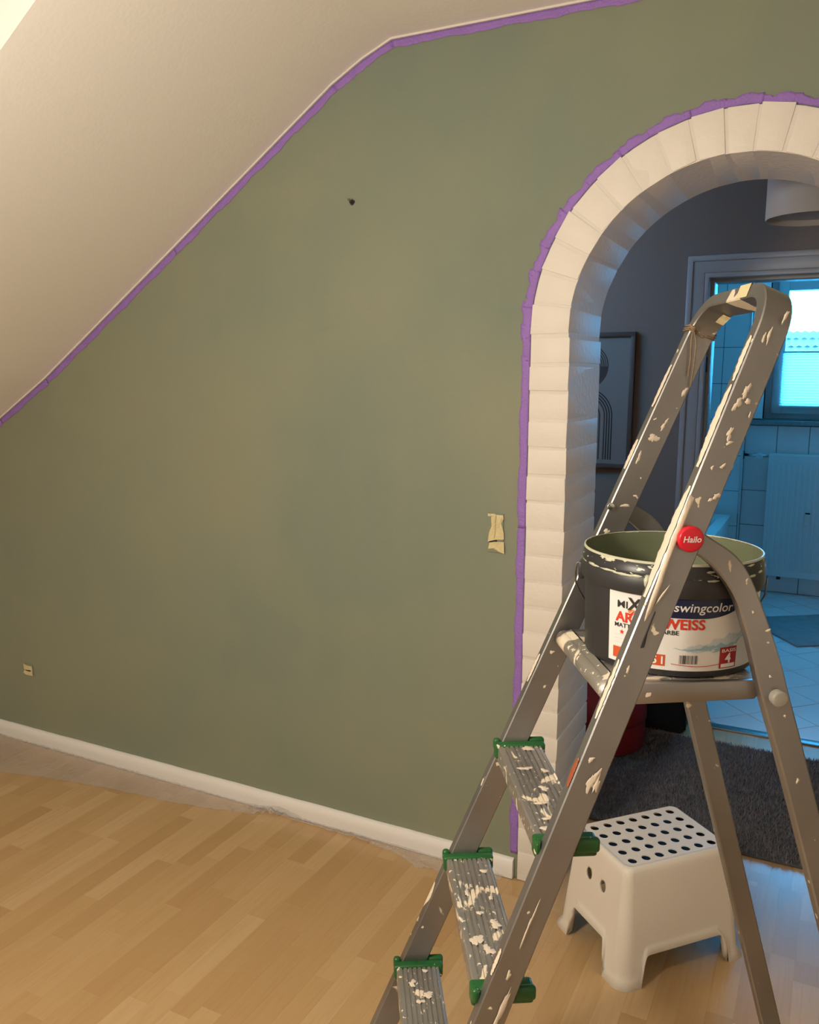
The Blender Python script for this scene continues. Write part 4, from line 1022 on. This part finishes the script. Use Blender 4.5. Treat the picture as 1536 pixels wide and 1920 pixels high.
# cream tape bits on the handle
A_, B_ = pn + Yd * RB + upn * RB, pf_ - Yd * RB + upf * RB
def wrap_tape(t0, t1, o_):
    vs = []
    for t in (t0, t1):
        c = A_ + (B_ - A_) * t
        for (n_, q) in ((-HD - 0.0008, -TK / 2 + 0.001), (-HD - 0.0008, TK / 2 + 0.0008), (-0.002, TK / 2 + 0.0008)): vs.append(c + NN * n_ + upn * (q))
    return mesh('tape_scrap', vs, [(0, 1, 4, 3), (1, 2, 5, 4)], 'cream', rail)
wrap_tape(0.08, 0.34, 0)
wv = [pf_ - Yd * RB * (1 - math.cos(a)) + upf * RB * math.sin(a) - (Yd * -math.cos(a) * -1 * 0 ) for a in (0.9, 1.15, 1.4)]
tv_ = []
for a in (0.85, 1.1, 1.35):
    c = pf_ - Yd * RB * (1 - math.cos(a)) + upf * RB * math.sin(a); inn = (-Yd * math.cos(a) - upf * math.sin(a))
    for n_ in (HD * 0.35, HD * 0.7, HD + 0.0006): tv_.append(c + inn * (TK / 2 + 0.0008) + NN * n_)
mesh('tape_scrap', tv_, [(0, 1, 4, 3), (1, 2, 5, 4), (3, 4, 7, 6), (4, 5, 8, 7)], 'cream', rail)
# jute twine tied round the far rail
tw = tag(empty('twine', lad.location, LROT), 'piece of jute twine knotted round the far handrail', 'twine')
zc = 1.560; base_ = railc('f', zc); e = 0.0022
def rp_(n_, t_, d=0): return base_ + NN * n_ + Vector((0, 1, 0)) * t_ + upf * d
for d in (0.0, 0.0042, -0.0035):
    tube('loop', [rp_(-HD - e, -TK / 2 - e, d), rp_(0, -TK / 2 - e, d - 0.002), rp_(HD + e, -TK / 2 - e, d + 0.001), rp_(HD + e, TK / 2 + e, d), rp_(0, TK / 2 + e, d), rp_(-HD - e, TK / 2 + e, d), rp_(-HD - e, -TK / 2 - e, d + 0.001)], 0.0014, 'string', tw, 7)
kx = rp_(-HD * 0.9, -TK / 2 - e - 0.003)
tube('knot', [kx + Vector((-0.006, 0, 0.004)), kx + Vector((0, -0.003, 0.001)), kx + Vector((0.004, 0, -0.004))], [0.0015, 0.004, 0.0015], 'string', tw, 8)
tube('loose_end', [kx, kx + Vector((-0.003, -0.002, -0.02)), kx + Vector((-0.002, -0.001, -0.05)), kx + Vector((-0.004, 0, -0.078))], 0.0012, 'string', tw, 7)
tube('loose_end', [kx, kx + Vector((0.005, -0.003, -0.02)), kx + Vector((0.004, -0.002, -0.055)), kx + Vector((0.001, -0.001, -0.095))], 0.0012, 'string', tw, 7)

# ------------------------------------------------------------------ paint bucket
BA, BW = 0.511, 1.268
BP = AV * BA + WV * BW
phi = math.atan2(-BP.x, BP.y)
bk = tag(empty('paint_bucket', (BP.x, BP.y, PZ + 0.0015), phi), 'dark paint bucket with a white label standing on the ladder platform', 'bucket')
def brad(z): return 0.1282 + (0.1325 - 0.1282) * z / 0.15
BH = 0.168
lathe('body', [(0.0, 0.003), (0.118, 0.003), (0.122, 0.0), (0.1268, 0.001), (brad(0.006), 0.006), (brad(0.12), 0.12), (0.1325, 0.150), (0.1300, 0.150), (0.1250, 0.006), (0.0, 0.006)], 'bucket', bk, 96)
lathe('rim_collar', [(0.1318, 0.118), (0.1358, 0.119), (0.1372, 0.122), (0.1376, 0.141), (0.1362, 0.144), (0.1356, 0.150), (0.1320, 0.150), (0.1318, 0.12)], 'bucket', bk, 96, close=True)
lathe('rim', [(0.1340, 0.146), (0.1366, 0.147), (0.1371, 0.153), (0.1348, 0.157), (0.1350, 0.164), (0.1340, BH), (0.1318, BH), (0.1310, 0.160), (0.1310, 0.147)], 'rimpaint', bk, 96, close=True)
lathe('inner_coating', [(0.1316, BH - 0.0006), (0.1300, 0.155), (0.1285, 0.12), (0.1265, 0.095)], 'wetpaint', bk, 96)
lathe('paint_surface', [(0.0, 0.1), (0.1, 0.1), (0.1268, 0.101)], 'liquid', bk, 64)
M['wetrim'] = plain('pale_green_paint_bead', (0.55, 0.56, 0.42), 0.3, bump=0.5, bscale=40)
lathe('rim_bead', [(0.1316, BH - 0.001), (0.1325, BH + 0.0012), (0.1343, BH + 0.0008), (0.1346, BH - 0.003), (0.1330, BH - 0.003)], 'wetrim', bk, 96, close=True)
def cyl(th_, z, off=0.0): r = brad(z) + off; return (r * math.sin(th_), -r * math.cos(th_), z)
def band(name, t0, t1, z0, z1, off, mat, parent, n=40):
    """curved label patch; z0/z1 numbers or functions of theta in degrees"""
    vs, fs = [], []
    m = 6
    for i in range(n + 1):
        t = t0 + (t1 - t0) * i / n
        a = z0(t) if callable(z0) else z0; b_ = z1(t) if callable(z1) else z1
        for k in range(m + 1): vs.append(cyl(math.radians(t), a + (b_ - a) * k / m, off))
    for i in range(n):
        for k in range(m): fs.append((i * (m + 1) + k, (i + 1) * (m + 1) + k, (i + 1) * (m + 1) + k + 1, i * (m + 1) + k + 1))
    return mesh(name, vs, fs, mat, parent, True)
lab = band('label', -40.0, 88.0, 0.0105, 0.119, 0.0006, 'label', bk, 90)
def txt(body, size, t_left, z, mat, bold=0.0, shear=0.0, width=None, name='lettering', off=0.0014):
    vs, fs = text_geo(body, size, bold, shear)
    x0 = min(v.x for v in vs); x1 = max(v.x for v in vs)
    sc = 1.0 if width is None else width / (x1 - x0)
    out = []
    for v in vs:
        zz = z + v.y; r = brad(zz); out.append(cyl(math.radians(t_left) + (v.x - x0) * sc / r, zz, off))
    return mesh(name, out, fs, mat, lab)
rdeg = lambda d: math.radians(d) * 0.133
# navy banner with white lettering
band('banner', -1.0, 43.5, lambda t: 0.0895 + 0.0000 * t if t < 22 else 0.0895 + 0.009 * ((t - 22) / 21.5) ** 2, 0.119, 0.0010, 'navy', lab, 40)
txt('swingcolor', 0.0185, 3.2, 0.0995, 'offwhite', bold=0.00018, shear=0.15, width=rdeg(41.2 - 3.2))
# MIX logo
txt('MI', 0.0155, -33.2, 0.0945, 'lblack', bold=0.0001, width=rdeg(7.2))
txt('X', 0.026, -26.0, 0.0935, 'lblack', bold=0.0007, width=rdeg(9.5))
for k, mt_ in enumerate(('lorg', 'lred', 'dred', 'lyel', 'lgrn', 'lblu', 'lcya')):
    a0 = math.radians(205 + k * 30 - 10); vs = []
    c_t, c_z = -20.6, 0.0955
    for (r, da) in ((0.0015, 10), (0.0115, 1), (0.0125, 12), (0.0115, 23)):
        an = a0 + math.radians(da); vs.append(cyl(math.radians(c_t) + r * math.cos(an) / 0.133, c_z + r * math.sin(an), 0.0011))
    mesh('logo_segment', vs, [(0, 1, 2, 3)], mt_, lab)
txt('ARKTISWEISS', 0.0208, -34.6, 0.0735, 'lred', bold=0.0006, width=rdeg(56.6))
txt('MATTE WANDFARBE', 0.0092, -35.0, 0.0645, 'lblack', bold=0.00012, width=rdeg(41))
# red star and hairlines
star = []
for k in range(10):
    r = 0.0042 if k % 2 == 0 else 0.0017; an = PI / 2 + k * PI / 5; star.append(cyl(math.radians(-29.5) + r * math.cos(an) / 0.132, 0.0575 + r * math.sin(an), 0.0013))
mesh('star', star, [tuple(range(10))], 'lred', lab)
for k in range(4): band('rule_line', -35, -8, 0.0525 - k * 0.006, 0.0528 - k * 0.006, 0.0011, 'lgrey', lab, 12)
band('volume_box', -36.0, -0.6, 0.0165, 0.0335, 0.0010, 'lorange', lab, 20)
txt('12,5 l', 0.0165, -17.0, 0.0195, 'offwhite', bold=0.0004, width=rdeg(14.6))
# wave picture: layered ribbons
for k, (t0, t1, zc_, amp, thk, sl_, mt_) in enumerate(((12, 70, 0.056, 0.003, 0.010, 0.0006, 'lpale'), (4, 44, 0.043, 0.002, 0.003, -0.00005, 'lblue'), (10, 50, 0.048, 0.004, 0.006, 0.0002, 'lpale'), (18, 40, 0.046, 0.003, 0.005, 0.0001, 'lblue'), (28, 62, 0.052, 0.003, 0.006, 0.0008, 'lblue'), (36, 72, 0.062, 0.002, 0.005, 0.0009, 'lpale'))):
    mid = (t0 + t1) / 2; hf = (t1 - t0) / 2
    f_ = lambda t, zc_=zc_, amp=amp, sl_=sl_, k=k, mid=mid: zc_ + amp * noise1(t * 0.13, k * 2.2) + sl_ * (t - mid)
    g_ = lambda t, thk=thk * 1.9, hf=hf, mid=mid, k=k: thk * max(0.02, 1 - ((t - mid) / hf) ** 2) * (0.7 + 0.5 * noise1(t * 0.3, k + 5.0))
    band('wave_print', t0, t1, lambda t: f_(t) - g_(t) / 2, lambda t: f_(t) + g_(t) / 2, 0.0008 + 0.00006 * k, mt_, lab, 40)
band('red_swoosh', 3, 36, lambda t: 0.0205 - 0.0055 * math.sin(PI * (t - 3) / 46) + 0.00012 * (t - 3), lambda t: 0.0205 - 0.0055 * math.sin(PI * (t - 3) / 46) + 0.00012 * (t - 3) + 0.0009, 0.0012, 'lred', lab, 30)
for k in range(17):
    t = 8.0 + k * 0.70; wdt = random.choice((0.2, 0.3, 0.45)); band('barcode_bar', t, t + wdt, 0.0215, 0.0345, 0.0012, 'lblack', lab, 1)
band('basis_box', 34.5, 48.0, 0.0130, 0.0450, 0.0014, 'dred', lab, 10)
txt('BASIS', 0.0068, 35.8, 0.0375, 'offwhite', bold=0.0001, width=rdeg(11), off=0.0020)
txt('4', 0.0200, 38.5, 0.0215, 'offwhite', bold=0.0006, off=0.0020)
band('basis_tag', 35.6, 46.8, 0.0145, 0.0200, 0.0018, 'offwhite', lab, 6)
# wire bail hanging at the left, with its lug
box('handle_lug', -0.1415, -0.1320, -0.018, 0.018, 0.110, 0.138, 'bucket', bk, bev=0.003)
tube('wire_handle', [(-0.136, -0.010, 0.137), (-0.1445, -0.010, 0.135), (-0.1465, -0.008, 0.118), (-0.146, -0.004, 0.100), (-0.141, 0.004, 0.086), (-0.135, 0.030, 0.066), (-0.128, 0.055, 0.050), (-0.096, 0.100, 0.036), (0.0, 0.1375, 0.030), (0.096, 0.100, 0.04), (0.130, 0.05, 0.06), (0.1405, 0.01, 0.100), (0.1405, -0.005, 0.13)], 0.0014, 'wire', bk, 8)
# thick paint drip on the collar
t_ = math.radians(-13.0)
tube('paint_drip', [(0.1365 * math.sin(t_), -0.1365 * math.cos(t_), 0.150), (0.1390 * math.sin(t_), -0.1390 * math.cos(t_), 0.143), (0.1395 * math.sin(t_), -0.1395 * math.cos(t_), 0.136), (0.1390 * math.sin(t_), -0.1390 * math.cos(t_), 0.130), (0.1387 * math.sin(t_), -0.1387 * math.cos(t_), 0.118)], [0.003, 0.0052, 0.0040, 0.0012, 0.0005], 'wetrim', bk, 10)
for (td, z, sx, sz) in ((-40, 0.1475, 7, 0.0016), (-28, 0.146, 8, 0.002), (-20, 0.1465, 4, 0.0022), (-6, 0.146, 6, 0.002), (25, 0.146, 4, 0.0018), (55, 0.147, 5, 0.002), (66, 0.150, 3, 0.002), (-55, 0.148, 6, 0.0018), (48, 0.132, 3, 0.0012)):
    pts = []
    for i in range(14):
        a = 2 * PI * i / 14; pts.append((td + sx * math.cos(a) * (1 + 0.3 * noise1(a * 2, td)), z + sz * math.sin(a) * (1 + 0.4 * noise1(a * 3, td + 1))))
    rr_ = 0.1370 if z > 0.143 else 0.1378
    blob('rim_smear', pts, lambda u, v, h, rr_=rr_: ((rr_ + h) * math.sin(math.radians(u)), -(rr_ + h) * math.cos(math.radians(u)), v), 'wetrim', bk, 0.0012)
print('objects', len(bpy.data.objects))
